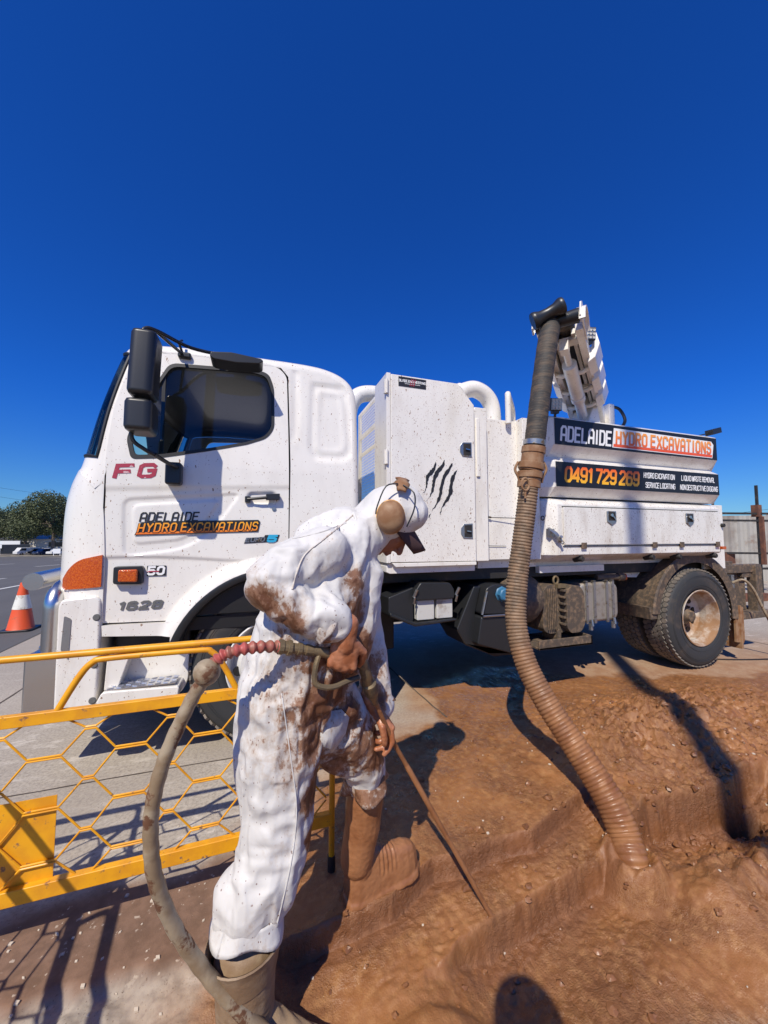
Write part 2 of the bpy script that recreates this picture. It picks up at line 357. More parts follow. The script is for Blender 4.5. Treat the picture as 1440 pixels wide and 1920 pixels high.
# ---------------------------------------------------------------- stroke lettering
G5 = {'A': [[(0, 0), (0, 5), (1, 6), (3, 6), (4, 5), (4, 0)], [(0, 2.4), (4, 2.4)]], 'B': [[(0, 0), (0, 6), (3.3, 6), (4, 5.3), (4, 3.9), (3.3, 3.1), (4, 2.3), (4, .7), (3.3, 0), (0, 0)], [(0, 3.1), (3.3, 3.1)]],
 'C': [[(4, 4.6), (4, 5.2), (3.2, 6), (.8, 6), (0, 5.2), (0, .8), (.8, 0), (3.2, 0), (4, .8), (4, 1.4)]], 'D': [[(0, 0), (0, 6), (3, 6), (4, 5), (4, 1), (3, 0), (0, 0)]],
 'E': [[(4, 6), (0, 6), (0, 0), (4, 0)], [(0, 3.1), (3.4, 3.1)]], 'F': [[(4.2, 6), (0, 6), (0, 0)], [(0, 2.9), (3.6, 2.9)]], 'G': [[(4, 5), (3.2, 6), (.8, 6), (0, 5.2), (0, .8), (.8, 0), (3.2, 0), (4, .8), (4, 3), (2.2, 3)]],
 'H': [[(0, 0), (0, 6)], [(4, 0), (4, 6)], [(0, 3), (4, 3)]], 'I': [[(2, 0), (2, 6)]], 'L': [[(0, 6), (0, 0), (3.8, 0)]], 'M': [[(0, 0), (0, 6), (2.2, 2.6), (4.4, 6), (4.4, 0)]],
 'N': [[(0, 0), (0, 6), (4, 0), (4, 6)]], 'O': [[(1, 0), (3, 0), (4, 1), (4, 5), (3, 6), (1, 6), (0, 5), (0, 1), (1, 0)]], 'P': [[(0, 0), (0, 6), (3, 6), (4, 5), (4, 3.6), (3, 2.7), (0, 2.7)]],
 'Q': [[(1, 0), (3, 0), (4, 1), (4, 5), (3, 6), (1, 6), (0, 5), (0, 1), (1, 0)], [(2.4, 1.6), (4.2, -.4)]], 'R': [[(0, 0), (0, 6), (3, 6), (4, 5.1), (4, 3.8), (3, 3), (0, 3)], [(2, 3), (4, 0)]],
 'S': [[(4, 4.8), (3.2, 6), (.8, 6), (0, 5.2), (0, 3.9), (.8, 3.1), (3.2, 3), (4, 2.1), (4, .8), (3.2, 0), (.8, 0), (0, 1.1)]], 'T': [[(0, 6), (4.2, 6)], [(2.1, 6), (2.1, 0)]],
 'U': [[(0, 6), (0, .9), (.9, 0), (3.1, 0), (4, .9), (4, 6)]], 'V': [[(0, 6), (1.9, 0), (2.3, 0), (4.2, 6)]], 'W': [[(0, 6), (1, 0), (1.4, 0), (2.3, 5), (2.7, 5), (3.5, 0), (3.9, 0), (4.9, 6)]], 'X': [[(0, 0), (4.2, 6)], [(0, 6), (4.2, 0)]], 'Y': [[(0, 6), (2.1, 3), (4.2, 6)], [(2.1, 3), (2.1, 0)]],
 '0': [[(1, 0), (3, 0), (4, 1), (4, 5), (3, 6), (1, 6), (0, 5), (0, 1), (1, 0)]], '1': [[(.8, 4.8), (2.3, 6), (2.3, 0)]], '2': [[(0, 4.9), (.9, 6), (3.1, 6), (4, 5.1), (4, 3.9), (0, .5), (0, 0), (4, 0)]],
 '4': [[(3.2, 0), (3.2, 6), (0, 2), (0, 1.5), (4.2, 1.5)]], '5': [[(4, 6), (0, 6), (0, 3.4), (3.2, 3.4), (4, 2.6), (4, .8), (3.2, 0), (.8, 0), (0, .9)]], '6': [[(3.9, 5.1), (3.1, 6), (.9, 6), (0, 5.1), (0, .8), (.8, 0), (3.2, 0), (4, .8), (4, 2.5), (3.2, 3.4), (0, 3.4)]],
 '7': [[(0, 6), (4, 6), (4, 5.2), (1.6, 0)]], '8': [[(.8, 0), (3.2, 0), (4, .8), (4, 2.3), (3.3, 3.1), (4, 3.9), (4, 5.2), (3.2, 6), (.8, 6), (0, 5.2), (0, 3.9), (.7, 3.1), (0, 2.3), (0, .8), (.8, 0)], [(.7, 3.1), (3.3, 3.1)]],
 '9': [[(.1, .9), (.9, 0), (3.1, 0), (4, .9), (4, 5.2), (3.2, 6), (.8, 6), (0, 5.2), (0, 3.4), (.8, 2.6), (4, 2.6)]]}
def stroke(mb, pts, w, y, mi, mp):
    for i in range(1, len(pts)-1):     # break very sharp corners into two strokes
        a_, b_ = Vector(pts[i])-Vector(pts[i-1]), Vector(pts[i+1])-Vector(pts[i])
        if a_.angle(b_) > 1.75: stroke(mb, pts[:i+1], w, y, mi, mp); stroke(mb, pts[i:], w, y-.0001, mi, mp); return
    n = len(pts); closed = pts[0] == pts[-1]; P2 = [Vector(p) for p in pts]
    if closed: P2 = P2[:-1]; n -= 1
    Ls, Rs = [], []; P2 = [Vector(mp(p)) for p in P2]
    for i in range(n):
        a = P2[i-1] if (closed or i) else None; b = P2[(i+1) % n] if (closed or i < n-1) else None
        d1 = (P2[i]-a).normalized() if a is not None else None; d2 = (b-P2[i]).normalized() if b is not None else None
        if d1 is None: d1 = d2
        if d2 is None: d2 = d1
        nn = Vector((-(d1+d2).y, (d1+d2).x)); nn = nn.normalized() if nn.length > 1e-6 else Vector((-d1.y, d1.x))
        k = min(1.9, 1/max(.3, nn.dot(Vector((-d1.y, d1.x))))); ext = Vector((0, 0))
        if not closed and i == 0: ext = -d2*w*.25
        if not closed and i == n-1: ext = d1*w*.25
        Ls.append(P2[i]+ext+nn*w/2*k); Rs.append(P2[i]+ext-nn*w/2*k)
    vs = []
    for i, p in enumerate(Ls+Rs): vs.append((p.x, y-.00006*(i % n), p.y))
    fs = [(i, (i+1) % n, n+(i+1) % n, n+i) for i in range(n if closed else n-1)]
    mb.add(vs, fs, mi, False)
def text(mb, s, x0, z0, x1, z1, W, y, mi, shear=.18, gap=1.7, slope=0, space=1.9):
    adv = []; cur = 0
    for ch in s:
        adv.append(cur); cur += space if ch == ' ' else ((2.2 if ch in '1I' else 4.1 if ch not in 'MW' else 4.8)+gap)
    tot = cur-gap; kx = (x1-x0)/(tot+6*shear); kz = (z1-z0)/6; W = W*(kx+kz)*.56
    for j, (ch, a) in enumerate(zip(s, adv)):
        off = -1 if ch in 'I' else (-.5 if ch == '1' else 0)
        for q, st in enumerate(G5.get(ch, [])):
            stroke(mb, st, W, y-.0002*q-.00004*(j % 3), mi, lambda p: (x0+(p.x+a+off+p.y*shear)*kx, z0+p.y*kz+slope*(p.x+a)*kx))
# ================================================================ TRUCK
truck = empty('vacuum_truck', (2.3, 1.15, 0), 'white vacuum excavation truck splattered with mud, parked side on with its boom raised', 'truck')
WID = 2.30
def yside(z): return .062*np.clip((np.asarray(z, float)-1.85)/.75, 0, 2)**1.15
# ---- cab shell: closed side profile with its own corner radius at each station
prof = [(-.925, .80, .27), (-.925, 1.06, .27), (-.925, 1.26, .27), (-.915, 1.55, .245), (-.885, 1.70, .21), (-.845, 1.80, .178), (-.815, 1.86, .155), (-.745, 2.18, .12), (-.67, 2.45, .10), (-.615, 2.60, .09),
        (-.56, 2.645, .085), (-.46, 2.672, .085), (-.2, 2.688, .08), (.2, 2.690, .08), (.52, 2.688, .08), (.68, 2.670, .08), (.80, 2.62, .07), (.872, 2.54, .06), (.898, 2.42, .05), (.905, 2.1, .05), (.91, 1.5, .05), (.91, .95, .05)]
pth = smoothpath([(a, b, r) for a, b, r in prof], 6)
rows = []; inner = []; A = [0, 12, 25, 40, 55, 70, 90]
cabm = MB(); wsm = MB(); sealm = MB()
for i, p in enumerate(pth):
    a = pth[max(i-1, 0)]; b = pth[min(i+1, len(pth)-1)]; t = Vector((b.x-a.x, b.y-a.y)).normalized(); n = Vector((-t.y, t.x))   # outward, path runs clockwise
    r = p.z; row = []; fr = float(sstep(-.3, -.6, np.array(p.x)))
    for g in A:
        ins = r*(1-math.sin(math.radians(g))); yy = float(yside(p.y))+r*(1-math.cos(math.radians(g)))
        row.append((p.x-n.x*ins, yy, p.y-n.y*ins))
    y0 = row[-1][1]
    for k in range(1, 12):
        y = y0+(WID-2*y0)*k/12; row.append((p.x, y, p.y))
    row += [(q[0], WID-q[1], q[2]) for q in reversed(row[:len(A)])]
    row = [(x-.09*fr*(1-((y-1.15)/1.15)**2) , y, z+.006*(1-fr)*(1-((y-1.15)/1.15)**2)) for x, y, z in row]
    rows.append(row); inner.append((row[0][0], row[0][2]))
g0 = min(i for i, p in enumerate(pth) if p.y > 1.875); g1 = max(i for i, p in enumerate(pth) if p.x < -.5 and p.y < 2.585)
nc = len(rows[0]); ka, kb = 2, nc-3
for i in range(len(rows)-1):
    for k in range(nc-1):
        q = [rows[i][k], rows[i][k+1], rows[i+1][k+1], rows[i+1][k]]
        if g0 <= i < g1 and ka <= k < kb: wsm.add(q, [(0, 1, 2, 3)], 0, True)
        else: cabm.add(q, [(0, 1, 2, 3)], 0, True)
# weld duplicate vertices so shading is smooth
def weld(mb):
    d = {}; nv = []; mp = []
    for v in mb.v:
        k = tuple(round(c, 5) for c in v)
        if k not in d: d[k] = len(nv); nv.append(v)
        mp.append(d[k])
    fs = [tuple(dict.fromkeys(mp[i] for i in f)) for f in mb.f]; ok = [len(f) > 2 for f in fs]
    mb.mi = [a for a, k in zip(mb.mi, ok) if k]; mb.sm = [a for a, k in zip(mb.sm, ok) if k]; mb.f = [f for f in fs if len(f) > 2]; mb.v = nv; return mb
weld(cabm); weld(wsm)
# near side panels (door is its own part); the groove between them shows the dark jamb behind
DW = [(-.545, 1.875), (-.575, 2.0), (-.53, 2.18), (-.365, 2.535), (.18, 2.57), (.255, 2.55), (.292, 2.45), (.298, 2.15), (.25, 2.075), (.12, 2.02), (-.12, 1.955), (-.40, 1.89)]
DWr = rounded(DW, [.03, .03, .02, .05, .05, .06, .06, .09, .07, .02, .02, .02])
ac = (.325, .535)
def arc(r, a0, a1, n, c=ac): return [(c[0]+r*math.cos(math.radians(a0+(a1-a0)*k/n)), c[1]+r*math.sin(math.radians(a0+(a1-a0)*k/n))) for k in range(n+1)]
AO = .735                             # door seam radius over the arch
door_o = [(-.655, .885), (-.668, 1.25), (-.668, 1.9), (-.645, 2.2), (-.565, 2.55), (-.505, 2.604), (.20, 2.622), (.32, 2.61), (.378, 2.55), (.40, 1.9), (.405, 1.27)]
a0 = math.degrees(math.atan2(1.27-ac[1], .08)); 
door_out = rounded(door_o, [.01, .3, .3, .1, .03, .03, .05, .09, .05, .3, 0], 4)+arc(AO, 83.5, 152, 16)
P1 = rounded([(-.585, 1.635), (.10, 1.695), (-.02, 1.50), (-.16, 1.36), (-.27, 1.31), (-.57, 1.27)], .06)
P2 = rounded([(-.535, 1.60), (-.02, 1.645), (-.11, 1.50), (-.24, 1.375), (-.52, 1.345)], .05)
HR = rounded([(.14, 1.70), (.31, 1.71), (.335, 1.665), (.31, 1.615), (.15, 1.61), (.12, 1.65)], .03)
def ydoor(x, z):
    y = yside(z).copy(); y += .008*sstep(0, -.017, sdpoly(x, z, P1)); y -= .007*sstep(0, -.014, sdpoly(x, z, P2))
    y += .016*sstep(.004, -.018, sdpoly(x, z, HR)); y += .007*sstep(1.74+.05*x, 1.70+.05*x, z)
    y += .010*sstep(1.255, 1.235, z+.03*np.sin(x*3)); y -= .010*sstep(.07, 0, sdpoly(x, z, DWr))*0
    return y
def yflare(x, z):                      # wheel-arch lip swells outwards
    r = np.hypot(x-ac[0], z-ac[1]); return yside(z)-.035*sstep(AO, .66, r)*sstep(.8, .95, z+.2)
BP = rounded([(.562, 2.535), (.80, 2.545), (.832, 2.45), (.862, 2.02), (.81, 1.945), (.56, 1.94), (.532, 2.03), (.545, 2.49)], .04)
BP2 = [(.695+(x-.695)*.78, 2.24+(z-2.24)*.84) for x, z in BP]; BP3 = [(.695+(x-.695)*.58, 2.24+(z-2.24)*.72) for x, z in BP]
BL = [(.41, 2.62), (.46, 2.60), (.475, 2.3), (.46, 2.1), (.43, 2.06), (.41, 2.05)]
def yquart(x, z):
    y = yside(z).copy(); y += .012*sstep(0, -.02, sdpoly(x, z, BP)); y -= .008*sstep(0, -.016, sdpoly(x, z, BP2)); y += .005*sstep(0, -.012, sdpoly(x, z, BP3))
    y += .008*sstep(.005, -.02, sdpoly(x, z, BL)); r = np.hypot(x-ac[0], z-ac[1]); return y-.035*sstep(AO+.02, .66, r)
iu = [p for p in inner]
top_in = [p for p in iu if p[1] > 2.3 and p[0] > .42]+[p for p in iu if p[1] <= 2.3 and p[0] > .42][::3]
qo = [(.41, 1.27), (.408, 1.9), (.386, 2.55), (.33, 2.615), (.21, 2.632), (-.49, 2.612)]
pil = [p for p in iu if p[0] < -.2]   # front edge from bottom to top
roofs = [p for p in iu if p[0] >= -.2]
front_o = [(-.676, .80), (-.676, 1.9), (-.653, 2.2), (-.573, 2.555), (-.512, 2.612)]
pfront = [p for p in pil if p[1] < 2.642]
poly_front = front_o+[p for p in pil if p[1] < 2.60][::-1]
poly_quart = [(.41, 1.278)]+qo[1:]+[(-.46, 2.658)]+[p for p in iu if p[0] >= -.46 and p[1] > 2.2][::1]+[p for p in iu if p[0] > .5 and p[1] <= 2.2][::4]+[(.863, .95)]+arc(.655, 39, 85, 10)+[]
def clean(pl):
    o = [pl[0]]
    for p in pl[1:]:
        if math.hypot(p[0]-o[-1][0], p[1]-o[-1][1]) > .004: o.append(p)
    return o
plate(cabm, clean(poly_front), [], lambda x, z: yside(z), .03, .04)
# quarter: seam side runs along the arch too
poly_quart = clean([(-.50, 2.610), (-.485, 2.606)]+[p for p in iu if p[0] >= -.46 and p[1] > 2.2]+[p for p in iu if p[0] > .5 and p[1] <= 2.2][::4]+arc(.655, 41, 86, 12)+[(.372, 1.276), (.41, 1.278), (.410, 1.9), (.388, 2.55), (.33, 2.618), (.21, 2.630), (-.3, 2.618)])
plate(cabm, poly_quart, [], yquart, .03, .02)
sill = clean([(-.655, .877), (-.285, .872)]+arc(AO+.0, 152.6, 88, 14)[0:]+[(.365, 1.268), (.365, 1.19)]+arc(.655, 86, 160, 16)+[(-.29, .79), (-.65, .815)])
plate(cabm, sill, [], yflare, .05, .025)
cab = cabm.build('cab', ['shell'], truck, angle=62)
ws = wsm.build('windscreen', ['screen'], cab)
st = [rows[i][ka] for i in range(g0, g1+1)]; st2 = [rows[i][kb] for i in range(g0, g1+1)]
loop = st+[rows[g1][k] for k in range(ka+1, kb)]+st2[::-1]+[rows[g0][k] for k in range(kb-1, ka, -1)]
MB().tube(loop, .011, 6, closed=True).build('screen_seal', ['seal'], cab)
mb = MB(); mb.box((-.62, .035, .90), (.38, .06, 1.80)); mb.ext([(-.66, .8), (.36, .8), (.36, .88), (-.66, .88)], .06, .1)
mb.box((.36, .034, 1.25), (.45, .1, 1.9)); mb.box((.36, .10, 1.9), (.45, .13, 2.6)); mb.bar((-.655, .045, .86), (-.67, .05, 1.95), .05, .02); mb.bar((-.67, .06, 1.9), (-.52, .11, 2.60), .04, .02)
mb.bar((-.5, .11, 2.605), (.3, .11, 2.615), .03, .03); mb.build('door_jamb', ['seal'], cab)
# far side, floor, interior
mb = MB(); plate(mb, clean([(-.66, .8)]+[p for p in iu if p[0] < -.2][::3]+[p for p in iu if p[0] >= -.2][::3]+[(.86, .8)]), [DWr], lambda x, z: WID-yside(z), .02, .08)
mb.build('far_side_panel', ['shell'], cab, flip=False)
mb = MB(); mb.box((-.85, .1, .86), (.88, 2.2, .9)); mb.box((.42, .1, .9), (.5, 2.2, 1.5)); mb.ext([(-.82, 1.0), (-.55, 1.0), (-.5, 1.55), (-.62, 1.72), (-.86, 1.70)], .12, 2.18)
mb.box((-.7, .6, .9), (.7, 1.6, 1.35)); mb.build('interior_floor', ['trim'], cab)
for y in (.28, 1.45):
    mb = MB(); mb.box((-.1, y, 1.3), (.38, y+.5, 1.48)); mb.obox((.36, y+.25, 1.85), (.06, 0, -.01), (0, .25, 0), (.05, 0, .38)); mb.obox((.43, y+.25, 2.32), (.04, 0, 0), (0, .13, 0), (0, 0, .1)); mb.build('seat', ['trim'], cab, bevel=.03)
MB().tube(smoothpath([Vector((-.42, .55, 1.84))+Vector((.12*math.sin(a), .21*math.cos(a), .17*math.sin(a))) for a in np.linspace(0, 2*PI, 13)[:-1]], 3, True), .014, 8, closed=True).build('steering_wheel', ['trim'], cab)
plate(MB(), [(-.62, 2.655), (-.50, 2.668), (-.5, 2.66), (-.6, 2.64)], [], flat(.09), .01)
# door
mb = MB(); plate(mb, clean(door_out), [DWr], ydoor, .028, .0095); door = mb.build('door', ['cab'], truck, angle=50)
mb = MB(); plate(mb, [(-.56+(x+.56)*1.0, z) for x, z in DWr], [], lambda x, z: yside(z)+.02, .004, .06); mb.build('door_window', ['glass'], door)
cx_, cz_ = -.12, 2.24
mb = MB(); plate(mb, DWr, [[(cx_+(x-cx_)*.955, cz_+(z-cz_)*.925) for x, z in DWr]], lambda x, z: yside(z)-.003, .02, .02); mb.build('window_seal', ['seal'], door)
MB().box((-.405, .052, 1.9), (-.385, .066, 2.47)).build('window_bar', ['seal'], door)
mb = MB(); mb.tube([(.13, -.012, 1.648), (.2, -.026, 1.655), (.26, -.028, 1.662)], .011, 8); mb.obox((.295, -.018, 1.668), (.045, 0, .003), (0, .016, 0), (0, 0, .021)); mb.obox((.135, -.002, 1.648), (.018, 0, 0), (0, .016, 0), (0, 0, .02)); mb.build('door_handle', ['black'], door, bevel=.004)
MB().lathe([(.0, -.006), (.008, -.006), (.008, -.003), (.014, -.003), (.016, .01)], (.305, .004, 1.588), 'y', 20).build('door_lock', ['steel'], door)
e = -.0015
mb = MB(); text(mb, 'FG', -.625, 1.757, -.405, 1.83, 1.3, -.002, 0, .12, 2.4, slope=.09); mb.build('door_lettering', ['red'], door)
mb = MB(); text(mb, 'ADELAIDE', -.485, 1.492, -.155, 1.545, 1.0, .0045, 0, .2, slope=.03); mb.build('door_lettering', ['decal_black'], door)
mb = MB(); mb.ext([(-.51, 1.407), (.205, 1.433), (.217, 1.50), (.205, 1.512), (-.30, 1.497), (-.475, 1.488)], .0015, .0030)
mb2 = MB(); mb2.ext([(-.503, 1.4125), (.200, 1.4375), (.203, 1.449), (-.499, 1.424)], .0005, .0012)
D1 = mb.build('banner', ['decal_black'], door); mb2.build('banner_face', ['hydro_door'], door)
mb = MB(); text(mb, 'HYDRO EXCAVATIONS', -.492, 1.427, .205, 1.478, 1.75, -.0009, 0, .22, 2.1, slope=.026, space=2.4); mb.build('lettering_outline', ['decal_black'], door)
mb = MB(); text(mb, 'HYDRO EXCAVATIONS', -.492, 1.427, .205, 1.478, .95, -.0028, 0, .22, 2.1, slope=.026, space=2.4); mb.build('door_lettering', ['hydro_door'], door)
mb = MB(); mb.ext([(.118, 1.354), (.33, 1.366), (.345, 1.412), (.25, 1.41), (.245, 1.398), (.13, 1.39)], .0035, .006); mb.build('badge', ['decal_black'], door)
mb = MB(); text(mb, 'EURO', .128, 1.364, .25, 1.389, 1.2, .0015, 0, .2, slope=.04); mb.build('badge_lettering', ['steel'], door)
mb = MB(); text(mb, '5', .265, 1.368, .33, 1.405, 1.5, .0015, 0, .2); mb.build('badge_lettering', ['blue'], door)
mb = MB(); text(mb, '1628', -.58, .962, -.345, 1.003, 1.45, .0125, 0, .18, 2.0); mb.build('door_lettering', ['grey'], door)
mb = MB(); mb.box((-.437, .011, 1.158), (-.334, .014, 1.220)); mb.build('badge', ['decal_black'], door)
mb = MB(); text(mb, '50', -.43, 1.168, -.342, 1.212, 1.5, .0085, 0, .12, 2.2); mb.build('badge_lettering', ['signwhite'], door)
MB().box((-.436, .0065, 1.182), (-.37, .0075, 1.189)).build('badge_stripe', ['red'], door)
# side marker, headlamp corner lens
mb = MB(); mb.ext(rounded([(-.604, 1.117), (-.452, 1.112), (-.452, 1.222), (-.604, 1.222)], .018), -.02, .02); mk = mb.build('side_marker', ['black'], door, bevel=.005)
mb = MB(); mb.ext(rounded([(-.572, 1.132), (-.474, 1.129), (-.474, 1.204), (-.572, 1.204)], .012), -.048, -.018); mb.build('marker_lens', ['amber'], mk, bevel=.01)
lr = []
for i, p in enumerate(pth):
    if 1.085 < p.y < 1.30:
        row = []
        for g in range(0, 76, 6):
            ins = (p.z+.0)*(1-math.sin(math.radians(g))); zt = 1.285-.13*max(0, (g-18)/57)**1.7
            z = min(p.y, zt); row.append((p.x+ins-.010*math.sin(math.radians(g)), .27*(1-math.cos(math.radians(g)))-.010*math.cos(math.radians(g))+.002, z))
        lr.append([Vector(q)-Vector((.11*0, 0, 0)) for q in row])
def cornerrow(z, g0, g1, out, n=14):
    q = []
    for k in range(n+1):
        g = math.radians(g0+(g1-g0)*k/n); y = .27*(1-math.cos(g))-out*math.cos(g); x = -.925+.27*(1-math.sin(g))-out*math.sin(g)
        q.append((x-.09*(1-((y-1.15)/1.15)**2)*1.0, y, z))
    return q
def lensrow(t, out):
    q = []
    for k in range(15):
        g = math.radians(2+50*k/14); y = .27*(1-math.cos(g))-out*math.cos(g); x = -.925+.27*(1-math.sin(g))-out*math.sin(g)
        zt = 1.292-.004*k-.0011*max(0, k-5)**2; zb = 1.105-.003*k*.5; q.append((x-.09*(1-((y-1.15)/1.15)**2), y, zb+(zt-zb)*t))
    return q
mb = MB(); R1 = [lensrow(t, .012) for t in np.linspace(0, 1, 6)]; R1 = [lensrow(0, -.01)]+R1+[lensrow(1, -.01)]; mb.loft(R1)
R0 = [(r[0][0], r[0][1], r[0][2]) for r in R1]; mb.build('indicator_lamp', ['amber'], truck, angle=60)
mb = MB(); mb.loft([cornerrow(z, 2, 80, o) for z, o in ((1.10, -.004), (1.06, -.03), (.98, -.035), (.90, -.03))]); mb.box((-.87, .16, .6), (-.68, .5, 1.06)); mb.build('lamp_surround', ['white'], truck)
# bumper end, bull bar, steps
mb = MB(); mb.ext(rounded([(-.86, .42), (-.80, .36), (-.665, .35), (-.655, .6), (-.66, 1.03), (-.685, 1.055), (-.85, 1.04), (-.865, 1.0)], .02), -.015, .24)
bmp = mb.build('bumper', ['white'], truck, bevel=.02)
mb = MB()
for z in (.93, .66, .46): mb.lathe([(0, -.004), (.014, -.004), (.014, .0), (.02, 0)], (-.675, -.0165, z), 'y', 16)
mb.build('bumper_bolt', ['grey'], bmp)
MB().box((-.98, .25, .45), (-.80, 2.05, .98)).build('bumper_bar', ['white'], bmp, bevel=.02)
mb = MB(); mb.ext(rounded([(-.838, .76), (-.80, .70), (-.795, .93), (-.83, .95)], .01), -.0185, -.014); mb.build('bumper_recess', ['steel'], bmp)
mb = MB(); mb.ext(rounded([(-1.04, .34), (-.80, .36), (-.78, .60), (-.84, .715), (-1.00, .735), (-1.04, .72)], .03), .06, .30); mb.box((-1.08, .30, .38), (-1.03, 2.1, .72)); bb = mb.build('bull_bar', ['chrome'], truck, bevel=.015)
mb = MB(); mb.tube(smoothpath([(-.93, .10, .70), (-.93, .10, .93), (-.93, .11, 1.02), (-.93, .17, 1.08), (-.93, .30, 1.10)], 5), .048, 20); mb.tube([(-1.06, .16, 1.13), (-1.08, 1.15, 1.15), (-1.06, 2.08, 1.13)], .052, 20)
mb.tube([(-1.0, 2.17, .7), (-1.0, 2.17, 1.08)], .048, 16); mb.build('bar_tube', ['chrome'], bb)
mb = MB(); mb.ext([(-.89, .71), (-.80, .71), (-.845, .93), (-.87, .96), (-.89, .96)], .10, .125); mb.build('bar_gusset', ['chrome'], bb)
mb = MB(); mb.ext(rounded([(-.64, .42), (-.24, .40), (-.20, .48), (-.20, .70), (-.55, .715), (-.63, .70)], .03), .10, .40); mb.ext(rounded([(-.655, .44), (-.235, .42), (-.225, .5), (-.62, .515)], .02), -.06, .12)
mb.ext([(-.63, .5), (-.56, .5), (-.50, .70), (-.62, .70)], .0, .11); stp = mb.build('cab_step', ['white'], truck, bevel=.012)
mb = MB(); mb.box((-.61, -.045, .5135), (-.25, .085, .5205)); 
for i in range(9):
    for j in range(4): mb.obox((-.585+i*.04, -.03+j*.034, .5225), (.014, .006*(-1)**(i+j), 0), (0, .004, 0), (0, 0, .003))
mb.build('step_tread', ['plate'], stp)
# windscreen-side aerial tip
MB().tube([(-.93, .5, 1.665), (-1.02, .45, 1.672), (-1.03, .5, 1.655), (-.95, .52, 1.645)], .006, 6).build('washer_hose', ['black'], cab)
# wheels --------------------------------------------------------
def wheel(cx, y0, name, dish, rimmat, R=.525, W=.28, cz=.535, tread=True):
    mb = MB(); c = (cx, y0, cz)
    mb.lathe([(.285, .03), (.300, .008), (.33, .0), (.40, -.008), (.455, -.004), (.478, .008), (.488, .012), (.500, .03), (.508, .05), (.508, W-.05), (.5, W-.03), (.478, W-.008), (.40, W+.005), (.30, W-.008), (.285, W-.03)], c, 'y', 72)
    for r, h in ((.345, -.004), (.448, -.0075), (.435, -.0075)): mb.tube([(cx+r*math.cos(a), y0+h+.001, cz+r*math.sin(a)) for a in np.linspace(0, 2*PI, 61)[:-1]], .0022, 5, closed=True)
    ty = mb.build('tyre', ['rubber'], truck, angle=50)
    if tread:
        mb = MB(); nn = 58; ro = R
        for j in range(5):
            yy = y0+.04+(W-.08)*j/4; hw = .0245
            for k in range(nn):
                a = 2*PI*(k+(.5 if j % 2 else 0))/nn; da = 2*PI/nn*.44; q = []
                for (u, v) in ((-.5, -1), (.5, -1), (1, 0), (.5, 1), (-.5, 1), (-1, 0)):
                    q.append((a+da*v, yy+hw*u*1.12))
                rr = ro-(.010 if j in (0, 4) else 0); vs = [(cx+(rr-.002)*math.cos(b), h, cz+(rr-.002)*math.sin(b)) for b, h in q]+[(cx+.5*math.cos(b), h, cz+.5*math.sin(b)) for b, h in q]
                mb.add(vs, [tuple(range(6)), tuple(range(11, 5, -1))]+[(i, i+6, (i+1) % 6+6, (i+1) % 6) for i in range(6)])
        mb.build('tread', ['tread'], ty)
    mb = MB()
    if dish > .12: pr = [(.292, .004), (.298, .0), (.292, -.004), (.282, .0), (.272, .03), (.268, .06), (.255, .08), (.250, dish-.03), (.235, dish-.01), (.20, dish), (.13, dish+.012), (.11, dish+.03), (.0, dish+.03)]
    else: pr = [(.292, .004), (.298, 0), (.290, -.004), (.280, .01), (.272, .05), (.262, .09), (.245, .10), (.225, .06), (.20, .02), (.175, dish-.03), (.14, dish-.035), (.12, dish-.02), (.0, dish-.02)]
    mb.lathe(pr, c, 'y', 64); mb.lathe([(.285, W-.03), (.25, W-.1), (.25, .1)], c, 'y', 48)
    rm = mb.build('rim', [rimmat], truck, angle=40)
    mb = MB(); hr = .195 if dish > .12 else .222; hy = dish-.004 if dish > .12 else .045
    for k in range(10):
        a = 2*PI*k/10+.2; o = (cx+hr*math.cos(a), y0+hy, cz+hr*math.sin(a)); mb.lathe([(0, 0), (.031, 0), (.034, .012)], o, 'y', 16)
    mb.build('hand_hole', ['seal'], rm)
    mb = MB(); hy = dish+.01 if dish > .12 else dish-.03
    hp = [(.108, .0), (.10, -.04), (.07, -.07), (.055, -.12), (.0, -.125)] if dish > .12 else [(.085, 0), (.08, -.03), (.05, -.05), (0, -.05)]
    mb.lathe([(r, hy+h) for r, h in hp], c, 'y', 32)
    for k in range(10): a = 2*PI*k/10; mb.lathe([(0, hy-.035), (.013, hy-.035), (.015, hy+.01)], (cx+.13*math.cos(a), y0, cz+.13*math.sin(a)), 'y', 6, sm=False)
    mb.build('hub', ['grime'], rm); return ty
wheel(.315, .07, 'front', .05, 'rimclean'); wheel(4.69, .065, 'rear', .20, 'rim'); wheel(4.69, .385, 'rear', .2, 'rim', tread=True)
wheel(.315, 1.95, 'front', .05, 'rimclean', tread=False); wheel(4.69, 1.95, 'rear', .2, 'rim', tread=False)
mb = MB(); mb.tube([(4.69, .3, .535), (4.69, 2.0, .535)], .09, 16); mb.lathe([(0, -.2), (.2, -.12), (.24, 0), (.2, .12), (0, .2)], (4.69, 1.15, .535), 'x', 20); mb.tube([(.315, .3, .5), (.315, 2.0, .5)], .06, 12); mb.build('axle', ['under'], truck)
# front arch: flare + liner, flap
mb = MB(); R_ = []
for g in range(-4, 165, 7):
    a = math.radians(g); R_.append([(ac[0]+r*math.cos(a), y, ac[1]+r*math.sin(a)) for r, y in ((.66, .0), (.652, -.036), (.64, -.04), (.612, -.03), (.60, .0), (.60, .30), (.60, .7))])
mb.loft(R_); mb.build('wheel_arch', ['black'], truck)
mb = MB(); mb.ext(rounded([(.93, .36), (1.0, .34), (1.06, .42), (1.06, 1.0), (.9, 1.0)], .03), .05, .42); mb.build('mudflap', ['under'], truck, bevel=.01)
